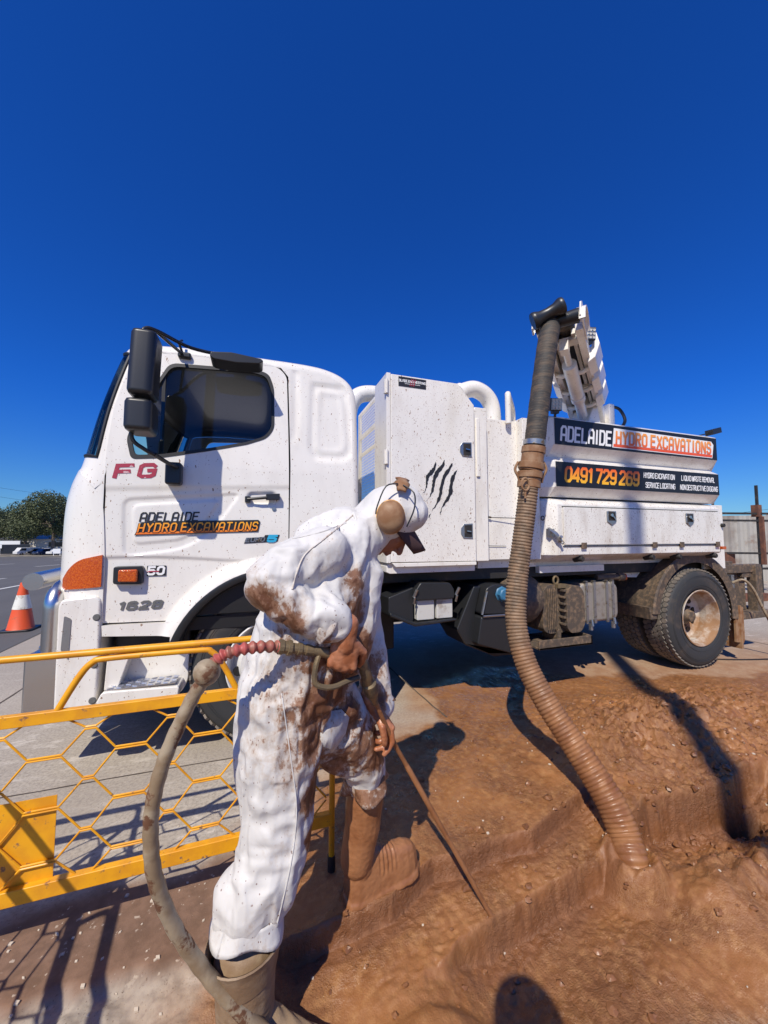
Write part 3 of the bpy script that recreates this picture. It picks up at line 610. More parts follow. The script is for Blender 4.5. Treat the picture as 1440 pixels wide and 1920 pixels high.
# under-cab mass, chassis
mb = MB(); mb.box((-.78, .42, .35), (-.2, 1.9, .86)); mb.box((-.2, .72, .38), (.95, 1.6, .9)); mb.box((.9, .85, .30), (1.5, 1.5, .95)); mb.box((-.62, .12, .7), (-.2, .5, .83))
mb.tube([(1.5, 1.15, .55), (4.6, 1.15, .52)], .06, 12); mb.tube([(.5, .62, .3), (.95, .62, .32), (1.2, .7, .42)], .07, 12)
mb.build('engine_block', ['under'], truck, bevel=.02)
mb = MB(); 
for y in (.72, 1.5): mb.box((-.7, y, .78), (5.75, y+.08, 1.02))
for x in (1.6, 2.4, 3.2, 4.0, 5.2): mb.box((x, .8, .82), (x+.1, 1.5, .98))
mb.box((1.1, .25, 1.02), (5.3, 2.1, 1.12)); mb.build('chassis_frame', ['under'], truck, bevel=.006)
mb = MB(); mb.box((1.15, 1.75, .42), (3.5, 2.2, 1.1)); mb.box((-.6, 1.8, .35), (-.2, 2.25, .85)); mb.build('far_side_locker', ['under'], truck, bevel=.02)
# near-side door panel of the pump bay -----------------------------------
pp = [(1.155, 1.205), (1.895, 1.20), (1.895, 2.495), (1.745, 2.662), (1.155, 2.66)]
mb = MB(); mb.ext(pp, -.002, .045); pan = mb.build('bay_door', ['box'], truck, bevel=.006)
mb = MB(); mb.box((1.12, .0, 1.20), (1.154, .3, 2.668)); mb.ext([(1.156, 2.664), (1.75, 2.666), (1.9, 2.5), (1.9, 2.47), (1.156, 2.63)], .047, .34); mb.box((1.88, .05, 1.19), (1.905, .36, 2.49)); mb.build('bay_frame', ['white'], truck, bevel=.004)
mb = MB(); mb.ext([(1.13, 1.175), (1.156, 1.199), (1.9, 1.196), (1.9, 1.12), (1.156, 1.118), (1.13, 1.13)], .03, .4); mb.ext([(1.16, 1.2), (1.89, 1.197), (1.89, 1.17), (1.19, 1.17)], -.01, .03); mb.box((1.3, .5, 1.1), (1.9, 2.2, 1.19)); mb.build('bay_sill', ['white'], truck, bevel=.004)
for (z) in (2.115, 1.445):
    mb = MB(); mb.ext([(1.775, z-.06), (1.862, z-.062), (1.862, z+.062), (1.775, z+.055), (1.752, z+.02), (1.752, z-.025)], -.009, -.002); lt = mb.build('latch', ['steel'], pan, bevel=.003)
    mb = MB(); mb.ext([(1.783, z-.048), (1.852, z-.05), (1.852, z+.05), (1.783, z+.046)], -.0105, -.0092, 'y'); mb.build('latch_recess', ['under'], lt)
    mb = MB(); mb.bar((1.80, -.014, z-.035), (1.80, -.014, z+.035), .008, .012); mb.bar((1.838, -.014, z-.03), (1.838, -.014, z+.03), .012, .016); mb.bar((1.80, -.016, z), (1.838, -.016, z-.005), .012, .008); mb.build('latch_lever', ['chrome'], lt)
mb = MB()
for z in (2.5, 1.95, 1.45): mb.box((1.10, -.006, z), (1.135, .02, z+.11)); mb.tube([(1.118, -.012, z), (1.118, -.012, z+.11)], .009, 8)
mb.build('hinge', ['white'], pan)
mb = MB(); mb.box((1.217, -.0052, 2.572), (1.452, -.0022, 2.648)); mb.build('maker_plate', ['decal_black'], pan)
mb = MB(); text(mb, 'BLADE ENGINEERING', 1.222, 2.608, 1.447, 2.626, 1.15, -.0062, 0, 0, 1.5); mb.box((1.27, -.0060, 2.594), (1.40, -.0058, 2.597)); mb.build('plate_lettering', ['signwhite'], pan)
mb = MB()
for k in range(3): stroke(mb, [(0, 0), (.4, 1.2), (.35, 1.9), (.8, 3)], .006, -.0068, 0, lambda p, k=k: (1.312+.016*k+p.x*.022, 2.582+p.y*.018))
mb.build('plate_emblem', ['red'], pan)
mb = MB(); cl = [((1.530, 1.995), (1.417, 1.745)), ((1.603, 2.018), (1.447, 1.67)), ((1.671, 1.996), (1.478, 1.545)), ((1.722, 1.937), (1.572, 1.57))]
for i, (a, b) in enumerate(cl):
    n = 26; a, b = Vector(a), Vector(b); t = (b-a).normalized(); nn = Vector((-t.y, t.x)); l, r = [], []
    for k in range(n+1):
        u = k/n; wd = (.004+.034*math.sin(PI*min(1, u*1.15+.02))**.8*(1-.35*u)); jit = .012*math.sin(u*9+i)
        l.append(a.lerp(b, u)+nn*(wd*.5+jit+random.uniform(-.004, .006))); r.append(a.lerp(b, u)-nn*(wd*.5-jit+random.uniform(-.006, .003)))
    vs = [(p.x, -.0045, p.y) for p in l+r]; mb.add(vs, [(k, k+1, n+1+k+1, n+1+k) for k in range(n)])
mb.build('claw_emblem', ['decal_black'], pan)
# front mesh screen
mb = MB(); X0 = 1.175
for z in np.arange(1.21, 2.64, .028): mb.tube([(X0, .06, z), (X0, 1.02, z)], .0022, 4, caps=False)
for y in np.arange(.075, 1.02, .028): mb.tube([(X0-.004, y, 1.2), (X0-.004, y, 2.645)], .0022, 4, caps=False)
for y in (.36, 1.02): mb.box((X0-.002, y-.015, 1.2), (X0+.028, y+.015, 2.65))
for z in (1.2, 2.22, 2.40, 2.65): mb.box((X0+.006, .06, z-.014), (X0+.03, 1.02, z+.014))
mb.build('mesh_screen', ['white'], truck)
mb = MB(); mb.lathe([(0, 0), (.2, 0), (.22, .04), (.22, .62), (.15, .72), (0, .74)], (1.55, .75, 1.25), 'z', 28); mb.lathe([(.06, -.2), (.14, -.2), (.15, .12), (.08, .2), (0, .2)], (1.42, .35, 1.75), 'x', 24)
mb.box((1.3, .2, 1.2), (1.8, .55, 1.6)); mb.tube(smoothpath([(1.4, .4, 1.9), (1.4, .4, 2.15), (1.5, .5, 2.25), (1.62, .66, 2.1), (1.62, .7, 1.9)], 5), .05, 14); mb.build('blower', ['white'], truck, bevel=.01)
mb = MB(); mb.box((1.22, .12, 1.2), (1.30, .20, 2.1)); mb.bar((1.25, .3, 1.25), (1.4, .3, 1.8), .04, .05); mb.tube([(1.3, .25, 1.3), (1.5, .3, 1.5), (1.5, .6, 1.3)], .03, 8); mb.build('pump_bracket', ['under'], truck)
def elbow(pts, r, n):
    mb = MB(); sp = smoothpath(pts, 8); mb.tube(sp, r, 24); o = mb.build('elbow_pipe', ['white'], truck)
    mb = MB()
    for q in n:
        a, b = sp[q], sp[q+1]; t = (b-a).normalized(); mb.tube([a-t*.02, a+t*.02], r+.012, 24)
    mb.build('pipe_clamp', ['white'], o)
elbow([(1.93, .40, 2.72), (2.05, .40, 2.79), (2.17, .40, 2.82), (2.30, .40, 2.76), (2.36, .40, 2.62), (2.36, .40, 2.3)], .078, (5,))
elbow([(1.62, 1.1, 2.62), (1.50, 1.1, 2.88), (1.32, 1.1, 2.93), (1.15, 1.1, 2.85), (1.08, 1.1, 2.6), (1.08, 1.1, 1.9)], .085, ())
mb = MB(); mb.lathe([(0, 0), (.18, 0), (.2, .03), (.2, .5), (.1, .6), (0, .62)], (1.75, 1.0, 1.9), 'z', 24); mb.build('filter_canister', ['white'], truck)
# bulkhead panels between bay and tank
mb = MB(); mb.box((1.91, .04, 1.195), (2.045, .20, 2.47)); mb.ext([(1.90, 2.45), (2.045, 2.47), (2.045, 2.50), (1.93, 2.50)], .04, .3); mb.box((1.93, .025, 1.9), (1.965, .038, 2.40)); mb.build('bulkhead_post', ['white'], truck, bevel=.008)
mb = MB(); mb.box((2.047, .16, 1.195), (2.45, .22, 2.46)); mb.box((2.447, .08, 1.195), (2.62, .22, 2.475)); mb.box((2.0, .24, 1.195), (2.62, 2.1, 2.40)); bh = mb.build('bulkhead_panel', ['box'], truck, bevel=.006)
mb = MB(); mb.tube(smoothpath([(2.33, .12, 2.42), (2.33, .12, 2.66), (2.345, .14, 2.70), (2.40, .2, 2.70), (2.55, .34, 2.63), (2.6, .4, 2.45)], 4), .026, 12); mb.build('grab_rail', ['white'], bh)
mb = MB(); mb.tube([(2.07, .15, 1.575), (2.12, .14, 1.57), (2.14, .14, 1.567)], .008, 6); mb.tube([(2.14, .14, 1.567), (2.62, .10, 1.56)], .0035, 5); mb.tube([(2.07, .15, 1.32), (2.3, .15, 1.315)], .0025, 5); mb.tube(smoothpath([Vector((2.63, .06, 1.565))+Vector((.018*math.cos(a), 0, .018*math.sin(a))) for a in np.linspace(0, 2*PI, 9)[:-1]], 3, True), .005, 6, closed=True); mb.build('tie_cable', ['under'], bh)
# tank body with two ribbed sign faces
def ribbed(prof, stations, mats, name, parent, top=None):
    mb = MB(); rws = []
    for x, dy in stations: rws.append([(x, max(y, dy) if dy else y, z) for y, z in prof])
    n = len(prof)
    for i in range(len(rws)-1):
        for k in range(n-1): mb.add([rws[i][k], rws[i][k+1], rws[i+1][k+1], rws[i+1][k]], [(0, 1, 2, 3)])
    for rw in (rws[0], rws[-1]):
        bk = [(p[0], 2.28, p[2]) for p in rw]; mb.add(rw+bk[::-1], [tuple(range(2*n))]) if False else None
        for k in range(n-1): mb.add([rw[k], rw[k+1], bk[k+1], bk[k]], [(0, 1, 2, 3)])
    for k in (0, n-1):
        for i in range(len(rws)-1):
            a, b = rws[i][k], rws[i+1][k]; mb.add([a, b, (b[0], 2.28, b[2]), (a[0], 2.28, a[2])], [(0, 1, 2, 3)])
    a, b = rws[0], rws[-1]; mb.add([(a[0][0], 2.28, a[0][2]), (b[0][0], 2.28, b[0][2]), (b[-1][0], 2.28, b[-1][2]), (a[-1][0], 2.28, a[-1][2])], [(0, 1, 2, 3)])
    weld(mb); return mb.build(name, mats, parent, bevel=.006, angle=25)
tp = [(.30, 2.515), (.05, 2.512), (.0, 2.485), (.0, 2.232), (.085, 2.135), (.0, 2.082), (.0, 1.848), (.085, 1.765), (.3, 1.765)]
tank = ribbed(tp, [(2.62, .11), (2.725, 0), (4.975, 0), (5.03, .08)], ['white'], 'tank_body', truck)
s1 = [(2.735, 2.478), (2.735, 2.236), (4.968, 2.236), (4.968, 2.478)]; s2 = [(2.735, 2.078), (2.735, 1.852), (4.972, 1.852), (4.972, 2.078)]
mb = MB(); mb.ext(s1, -.006, -.001); sg1 = mb.build('sign_panel', ['signblack'], tank)
mb = MB(); mb.ext(s2, -.006, -.001); sg2 = mb.build('sign_panel', ['signblack'], tank)
mb = MB(); text(mb, 'ADELAIDE', 2.80, 2.275, 3.42, 2.405, 1.12, -.0075, 0, .16); mb.build('sign_lettering', ['signwhite'], sg1)
mb = MB(); mb.ext([(3.425, 2.258), (4.885, 2.252), (4.915, 2.40), (4.88, 2.435), (3.455, 2.45)], -.0078, -.0062); mb.build('sign_banner', ['signwhite'], sg1)
mb = MB(); mb.ext([(3.437, 2.266), (4.878, 2.260), (4.884, 2.288), (3.442, 2.294)], -.0092, -.0079); mb.build('sign_banner', ['hydro_sign'], sg1)
mb = MB(); text(mb, 'HYDRO EXCAVATIONS', 3.475, 2.302, 4.865, 2.418, 1.6, -.0098, 0, .12, 2.1, space=2.4); mb.build('lettering_outline', ['signwhite'], sg1)
mb = MB(); text(mb, 'HYDRO EXCAVATIONS', 3.475, 2.302, 4.865, 2.418, 1.25, -.0122, 0, .12, 2.1, space=2.4); mb.build('sign_lettering', ['hydro_sign'], sg1)
mb = MB(); text(mb, '0491 729 269', 2.835, 1.905, 3.765, 2.028, 1.3, -.0075, 0, .16, 1.5); mb.build('sign_lettering', ['phone'], sg2)
mb = MB()
for s, a, b, c in (('HYDRO EXCAVATION', 3.83, 4.275, 1.985), ('LIQUID WASTE REMOVAL', 4.375, 4.905, 1.985), ('SERVICE LOCATING', 3.85, 4.275, 1.888), ('NON DESTRUCTIVE DIGGING', 4.35, 4.945, 1.888)): text(mb, s, a, c, b, c+.05, 1.05, -.0075, 0, .16, 1.4)
mb.build('sign_lettering', ['signwhite'], sg2)
# toolbox locker
tb = [(.30, 1.752), (.10, 1.752), (.03, 1.728), (.0, 1.69), (.0, 1.235), (.02, 1.225), (.16, 1.165), (.3, 1.165)]
locker = ribbed(tb, [(2.62, .14), (2.745, 0), (4.955, 0), (4.98, .03)], ['tool'], 'toolbox', truck)
mb = MB(); mb.ext([(2.80, 1.325), (4.915, 1.325), (4.915, 1.665), (2.80, 1.665)], -.013, -.002); ld = mb.build('toolbox_lid', ['tool'], locker, bevel=.004)
mb = MB(); mb.box((2.79, -.006, 1.668), (4.925, -.001, 1.674)); mb.box((2.79, -.008, 1.31), (4.925, -.001, 1.317)); mb.build('lid_seam', ['under'], locker)
for x in (3.365, 4.45):
    mb = MB(); mb.ext([(x-.058, 1.64), (x-.058, 1.54), (x, 1.505), (x+.058, 1.54), (x+.058, 1.64)], -.024, -.014); lt = mb.build('lid_latch', ['steel'], ld, bevel=.004)
    mb = MB(); mb.box((x-.04, -.027, 1.55), (x+.04, -.0245, 1.63)); mb.build('latch_recess', ['under'], lt); mb = MB(); mb.lathe([(0, 0), (.016, 0), (.016, .014)], (x-.015, -.042, 1.60), 'y', 12); mb.bar((x-.015, -.036, 1.6), (x+.03, -.036, 1.56), .014, .01); mb.build('latch_lever', ['chrome'], lt)
for x in (3.02, 3.93, 4.32, 4.88):
    MB().box((x-.03, -.022, 1.29), (x+.03, -.0135, 1.345)).build('hinge', ['grime'], locker, bevel=.003)
    MB().lathe([(0, -.03), (.02, -.03), (.026, -.02), (.026, .01), (.035, .06)], (x+.0, .03, 1.195), 'y', 14).build('side_lamp', ['under'], locker)
MB().ext(rounded([(4.93, 1.262), (4.99, 1.262), (4.99, 1.295), (4.93, 1.295)], .008), -.03, -.005).build('amber_marker', ['amber'], locker)
mb = MB(); mb.tube(smoothpath([(2.68, .05, 1.47), (2.70, -.01, 1.43), (2.72, -.03, 1.38), (2.74, -.03, 1.36)], 3), .018, 8); mb.box((2.665, .02, 1.40), (2.72, .06, 1.47)); mb.tube([(2.72, -.06, 1.40), (2.735, -.01, 1.37), (2.75, -.05, 1.34)], .014, 8); mb.build('drain_valve', ['steel'], locker)
MB().box((4.985, .19, 1.03), (5.36, .22, 1.765)).build('tail_panel', ['box'], truck, bevel=.006)
MB().lathe([(0, -.03), (.02, -.03), (.024, .0)], (5.33, .19, 1.53), 'y', 12).build('panel_bolt', ['under'], truck)
MB().box((5.03, .3, 1.05), (5.3, 2.2, 1.7)).build('tail_box', ['white'], truck, bevel=.01)
mb = MB(); mb.box((2.65, .25, 1.12), (5.0, 2.2, 1.2)); mb.box((2.05, .22, 1.12), (2.68, .5, 1.194)); mb.box((2.7, .2, 1.06), (3.5, .26, 1.12)); mb.ext([(3.55, 1.16), (4.25, 1.16), (4.2, 1.05), (4.1, .96), (3.6, .98)], .32, .35); mb.build('body_subframe', ['white'], truck)
# top deck fittings
mb = MB(); mb.box((4.0, .7, 2.515), (4.35, .74, 2.85)); mb.ext([(4.75, 2.515), (5.3, 2.515), (5.3, 2.66), (5.25, 2.67)], .5, .53); mb.box((3.3, .35, 2.515), (4.0, 1.1, 2.60)); deck = mb.build('deck_fitting', ['white'], truck, bevel=.006)
MB().tube(smoothpath([(3.86, .33, 2.62), (3.97, .33, 2.60), (4.07, .35, 2.70), (4.05, .4, 2.84), (3.92, .42, 2.86)], 6), .017, 8).build('hydraulic_line', ['black'], deck)
mb = MB(); mb.tube([(4.75, .08, 2.50), (4.99, .06, 2.56)], .008, 6); mb.obox((5.03, .05, 2.575), (.075, 0, .02), (0, .04, 0), (-.006, 0, .03)); mb.build('rear_work_light', ['black'], truck, bevel=.008)
# undercarriage equipment -----------------------------------------------
mb = MB(); mb.ext([(1.17, .93), (1.38, 1.0), (1.38, .72), (1.17, .80)], .10, .5); mb.ext(rounded([(1.38, .90), (1.72, .90), (1.72, .97), (1.68, 1.03), (1.42, 1.04), (1.37, .97)], .02), .05, .5); mb.ext([(1.17, .82), (1.38, .73), (1.74, .74), (1.74, .72), (1.38, .70), (1.17, .79)], .06, .5); bat = mb.build('battery_box', ['black'], truck, bevel=.01)
mb = MB(); mb.box((1.405, .085, .74), (1.555, .4, .897)); mb.box((1.575, .085, .742), (1.72, .4, .897)); mb.build('battery', ['battery'], bat, bevel=.008)
mb = MB()
for x in (1.36, 1.73): mb.tube([(x, .05, .93), (x+.02, .03, .99)], .012, 8); mb.tube([(x, .05, .88), (x, .03, .93)], .009, 8)
mb.build('wing_nut', ['steel'], bat)
mb = MB(); mb.ext(rounded([(1.92, .52), (2.3, .40), (2.34, .40), (2.34, .72), (1.96, .74)], .02), .04, .5); mb.ext(rounded([(1.96, .755), (2.34, .735), (2.34, .97), (2.10, 1.0), (2.02, .97)], .03), .05, .5); mb.ext([(1.78, .63), (1.86, .50), (2.15, .375), (2.36, .375), (2.36, .40), (2.1, .42), (1.96, .75), (2.02, .98), (1.95, .98)], .13, .46); adb = mb.build('additive_tank', ['black'], truck, bevel=.012)
mb = MB(); mb.tube([(1.97, .03, .745), (2.34, .03, .74)], .01, 6); mb.tube([(2.01, .03, .95), (1.96, .03, .76)], .01, 6); mb.build('tank_strap', ['steel'], adb)
MB().lathe([(0, -.045), (.045, -.045), (.055, -.035), (.055, .0), (.065, .01)], (2.17, .04, .915), 'y', 8, sm=False).build('filler_cap', ['bluecap'], adb, bevel=.004)
mb = MB(); mb.lathe([(0, -.22), (.12, -.2), (.21, -.1), (.24, 0), (.21, .1), (.12, .2), (0, .22)], (2.52, .28, .83), 'y', 28); mb.build('air_reservoir', ['grime'], truck)
mb = MB(); mb.ext(rounded([(2.66, .56), (2.72, .52), (2.9, .52), (2.97, .60), (2.97, .86), (2.9, .95), (2.72, .96), (2.66, .9)], .03), .12, .5); mb.ext(rounded([(2.86, .58), (2.90, .53), (3.02, .53), (3.07, .60), (3.07, .88), (3.02, .95), (2.92, .955), (2.86, .9)], .05), .045, .22)
for z in np.arange(.60, .90, .06): mb.box((2.835, .05, z), (2.86, .2, z+.018))
for k in range(6): mb.tube([(2.70+k*.02, .10, .56+.0*k), (2.70+k*.02, .10, .93)], .006, 6)
mb.build('vacuum_pump', ['grime'], truck, bevel=.014)
mb = MB(); mb.tube(smoothpath([Vector((2.84, .15, .995))+Vector((.028*math.cos(a), 0, .034*math.sin(a))) for a in np.linspace(0, 2*PI, 9)[:-1]], 3, True), .01, 8, closed=True); mb.box((2.80, .08, .93), (2.89, .14, .965)); mb.build('lifting_eye', ['brass'], truck)
mb = MB(); mb.box((2.52, .02, .42), (3.12, .45, .44)); mb.box((2.52, .02, .42), (3.12, .04, .50)); mb.box((2.80, .1, .44), (2.84, .3, .56)); mb.box((3.1, .02, .42), (3.12, .45, .50)); mb.build('pump_bracket', ['grime'], truck, bevel=.004)
mb = MB(); mb.ext(rounded([(3.14, .60), (3.2, .565), (3.62, .565), (3.66, .62), (3.66, .90), (3.6, .955), (3.2, .95), (3.14, .91)], .05), .18, .70); fu = mb.build('fuel_tank', ['alu'], truck, bevel=.035)
mb = MB()
for x in (3.22, 3.32, 3.48, 3.56): mb.box((x, .168, .56), (x+.028, .182, .962)); mb.box((x, .168, .955), (x+.028, .7, .968))
for x in (3.27, 3.56): mb.tube([(x, .16, .60), (x, .15, .54)], .014, 8); mb.tube([(x, .17, .50), (x, .17, .56)], .02, 8)
mb.build('tank_strap', ['steel'], fu)
mb = MB(); mb.tube([(3.45, .25, .99), (3.68, .2, .99)], .03, 14); mb.tube([(3.68, .2, .99), (3.74, .19, .99)], .04, 14); ax_ = mb.build('lamp_arm', ['grime'], truck); MB().tube([(3.74, .19, .99), (3.762, .185, .99)], .034, 14).build('marker_lens', ['amber'], ax_)
# rear mudguard
mb = MB(); rw = []
for g in range(-6, 176, 6):
    a = math.radians(g); c = (4.69, .545); rw.append([(c[0]+r*math.cos(a), y, c[1]+r*math.sin(a)) for r, y in ((.575, .10), (.66, .09), (.682, .10), (.672, .14), (.662, .35), (.665, .60), (.64, .61), (.645, .35), (.635, .13), (.575, .11))])
mb.loft(rw); mb.ext([(4.0, .56), (4.09, .56), (4.07, .68), (3.98, .68)], .11, .6); mb.build('mudguard', ['grime'], truck, angle=30)
mb = MB(); mb.ext([(5.31, .22), (5.44, .20), (5.46, .24), (5.46, .60), (5.32, .62)], .1, .12); mb.box((5.38, .09, .14), (5.41, .62, .62)); mb.build('mudflap', ['mudcup'], truck)
mb = MB(); mb.box((5.4, .25, .96), (6.15, .33, 1.06)); mb.box((5.98, .22, .44), (6.1, .322, 1.043)); mb.box((5.35, .20, .42), (6.22, .34, .50)); mb.box((5.4, .32, .5), (5.95, .36, .96)); mb.box((5.8, .262, .9), (5.97, 2.1, 1.035)); mb.box((6.0, .31, .43), (6.19, 2.1, .52)); mb.box((5.3, .3, .95), (5.7, .5, 1.1)); mb.build('rear_underrun', ['grime'], truck, bevel=.008)
mb = MB(); mb.box((5.2, .28, .90), (5.45, .34, 1.0)); mb.box((5.47, .2, .80), (5.52, .24, .95)); mb.build('hose_hook', ['steel'], truck)
# mirrors ---------------------------------------------------------------
def pillow(c, hx, hy, hz, name, r=.045, par=None, tilt=0):
    mb = MB(); mb.ext(rounded([(-hx, -hy), (hx, -hy), (hx, hy), (-hx, hy)], r, 6), -hz, hz, 'z')
    mb.v = [(c[0]+x*(1-.10*abs(z/hz)**4)*1+z*tilt, c[1]+y*(1-.1*abs(z/hz)**4), c[2]+z) for x, y, z in mb.v]; return mb.build(name, ['black'], par, bevel=.025)
mir = pillow((-.400, -.35, 2.325), .068, .10, .178, 'mirror', par=truck, tilt=.03)
mir2 = pillow((-.412, -.33, 2.045), .074, .10, .088, 'mirror', par=truck)
mb = MB(); mb.tube(smoothpath([(-.36, -.27, 1.86), (-.40, -.30, 1.88), (-.455, -.32, 1.93), (-.45, -.33, 2.04), (-.425, -.35, 2.3), (-.42, -.35, 2.49), (-.41, -.34, 2.545), (-.36, -.30, 2.56), (-.22, -.1, 2.585), (-.02, .04, 2.63)], 6), .011, 10)
mb.tube([(-.37, -.30, 2.56), (-.29, .05, 2.60)], .010, 8); mb.tube(smoothpath([(-.36, -.27, 1.86), (-.3, -.14, 1.83), (-.265, -.02, 1.83)], 4), .012, 8); ma = mb.build('mirror_arm', ['black'], truck)
mb = MB(); mb.ext(rounded([(-.345, 1.72), (-.255, 1.72), (-.255, 1.86), (-.345, 1.86)], .02), -.075, .004); mb.box((-.32, .03, 2.575), (-.24, .09, 2.615)); mb.box((-.06, .03, 2.60), (.01, .09, 2.64)); mb.tube([(-.29, .05, 2.6), (-.31, 0, 2.66), (-.30, .06, 2.70)], .009, 6); mb.build('mirror_bracket', ['black'], ma, bevel=.012)
mb = MB(); mb.ext(rounded([(-.105, 2.52), (-.10, 2.55), (.02, 2.565), (.20, 2.55), (.215, 2.535), (.19, 2.515), (.05, 2.50), (-.08, 2.505)], .01), -.17, -.02); mb.box((.02, -.06, 2.55), (.10, .06, 2.585)); mb.build('kerb_mirror', ['black'], truck, bevel=.012)
# boom ------------------------------------------------------------------
B0, H0 = Vector((3.60, .42, 2.70)), Vector((2.36, -.50, 2.96)); bd = (H0-B0).normalized(); bs_ = bd.cross(Vector((0, 0, 1))).normalized(); bu = bs_.cross(bd)
def bq(t, s, u): return B0+(H0-B0)*t+bs_*s+bu*u
mb = MB()
for s in (-.135, .135): mb.bar(bq(-.1, s, 0), bq(1.02, s*.85, 0), .055, .11, up=bu)
mb.bar(bq(-.08, -.12, .03), bq(-.08, .12, .03), .1, .08); mb.bar(bq(.9, -.12, .0), bq(.9, .12, .0), .08, .04, up=bu); mb.bar(bq(.42, -.12, .0), bq(.42, .12, .0), .08, .04, up=bu)
for s in (-.07, .075): mb.bar(bq(0, s, .03), bq(.95, s*.85, .03), .03, .05, up=bu)
boom = mb.build('boom', ['white'], truck, bevel=.006)
mb = MB(); mb.bar(bq(.0, 0, .055), bq(.93, 0, .055), .21, .012, up=bu); mb.build('hose_tray', ['seal'], boom)
for t in (.30, .50, .70):
    mb = MB()
    for sg in (-1, 1):
        vs = [(.13, -.10), (.19, -.06), (.225, .06), (.20, .17), (.165, .2), (.165, .05), (.13, .02)]
        for (dt) in (0,):
            pts = [bq(t-.065, sg*a, b) for a, b in vs]+[bq(t+.075, sg*a*.97, b) for a, b in vs]; n = len(vs)
            mb.add(pts, [tuple(range(n)), tuple(range(2*n-1, n-1, -1))]+[(i, i+n, (i+1) % n+n, (i+1) % n) for i in range(n)])
    mb.tube([bq(t, -.17, -.05), bq(t, -.08, -.10), bq(t, .08, -.10), bq(t, .17, -.05)], .022, 8); mb.build('hose_saddle', ['white'], boom, bevel=.008)
mb = MB(); mb.tube([bq(-.06, .0, -.22), bq(.04, .0, -.20)], .03, 12); mb.tube([bq(.0, .0, -.21), bq(.48, .0, -.14)], .045, 18); mb.tube([bq(.46, 0, -.145), bq(.50, 0, -.14)], .062, 18); mb.tube([bq(.48, 0, -.14), bq(.80, -.0, -.10)], .056, 18); mb.tube([bq(.80, 0, -.10), bq(.92, 0, -.085)], .026, 12); mb.obox(bq(.94, 0, -.08), bd*.04, bs_*.03, bu*.05); mb.build('hydraulic_cylinder', ['white'], boom)
mb = MB(); mb.box((3.45, .2, 2.515), (3.95, .75, 2.56)); mb.lathe([(0, 0), (.17, 0), (.15, .06), (.1, .12), (0, .12)], (3.68, .48, 2.56), 'z', 24); mb.ext([(3.25, 2.515), (3.42, 2.515), (3.38, 2.70), (3.33, 2.70)], .1, .35); mb.box((3.78, .3, 2.56), (3.86, .38, 2.84)); mb.tube([(3.33, .22, 2.65), (3.33, .22, 2.92)], .05, 12); mb.build('boom_pedestal', ['white'], boom, bevel=.01)
mb = MB(); mb.tube([bq(-.05, -.03, -.1), bq(.0, -.05, -.2), bq(-.12, .05, -.15), bq(-.15, .1, -.05)], .02, 8); mb.tube([(3.55, .3, 2.6), (3.5, .25, 2.68), (3.6, .3, 2.72)], .018, 8); mb.build('hydraulic_line', ['black'], boom)
# head: two side cheeks, guide hoops, rollers
hc = H0+bd*.10+bu*.02
mb = MB()
for s in (-.155, .155):
    vs = [hc+bs_*s+bd*a+bu*b for a, b in ((-.22, -.07), (-.18, .03), (-.02, .05), (.08, .04), (.13, .0), (.15, -.12), (.11, -.15), (.05, -.06))]; n = len(vs); v2 = [v+bs_*.012 for v in vs]
    mb.add(vs+v2, [tuple(range(n)), tuple(range(2*n-1, n-1, -1))]+[(i, i+n, (i+1) % n+n, (i+1) % n) for i in range(n)])
mb.build('boom_head', ['white'], boom, bevel=.003)
rr_ = P(1027, 588, 2.58)
ra = (RT*.86+UP*.40-FW*.25).normalized(); rb = ra.orthogonal().normalized()
MB().lathe([(a_*.72, b_*.72) for a_, b_ in [(0, -.15), (.075, -.15), (.082, -.13), (.078, -.11), (.06, -.07), (.052, 0), (.06, .07), (.078, .11), (.082, .13), (.075, .15), (0, .15)]], rr_, (rb, ra.cross(rb), ra), 28).build('guide_roller', ['black'], boom)
mb = MB(); mb.lathe([(0, -.14), (.05, -.14), (.045, 0), (.05, .14), (0, .14)], hc+bd*.12-bu*.10, (bd, bu, bs_), 18); mb.build('guide_roller', ['black'], boom)
for s0 in (-.20,):
    mb = MB(); rws = []
    for g in range(-5, 150, 9):
        a = math.radians(g); rws.append([hc-bd*.02-bu*.13+bs_*(s0+.02)+bd*(r*math.cos(a))+bu*(r*math.sin(a))+bs_*q for r, q in ((.150, 0), (.162, .0), (.162, .06), (.150, .06), (.150, 0))])
    mb.loft(rws); mb.build('guide_hoop', ['white'], boom, angle=30)
mb = MB()
def light(mb_parent, c, X, Y, Z, s=.055):
    m1 = MB(); m1.obox(c, X*s, Y*.022, Z*s); o = m1.build('work_light', ['black'], mb_parent, bevel=.006)
    m2 = MB(); m2.obox(c-Y*.024, X*s*.86, Y*.003, Z*s*.86); g = m2.build('light_lens', ['steel'], o)
    m3 = MB(); 
    for i in (-1, 0, 1):
        for j in (-1, 0, 1): q = c-Y*.028+X*s*.55*i+Z*s*.55*j; m3.lathe([(0, 0), (.011, 0), (.013, .004)], q, (X, Z, -Y), 10)
    m3.build('lens_bead', ['battery'], o); m4 = MB(); m4.obox(c-Z*(s+.012), X*.03, Y*.02, Z*.012); m4.build('light_bracket', ['black'], o)
VY = Vector((.25, .95, .15)).normalized(); VX = VY.cross(Vector((0, 0, 1))).normalized(); VZ = VX.cross(VY)
light(boom, P(1103, 627, 3.0), VX, VY, VZ, .052); light(truck, P(1041, 759, 3.35), VX, VY, VZ, .055)
MB().tube([P(1041, 775, 3.35), (2.80, .06, 2.50)], .012, 6).build('light_bracket', ['black'], truck)
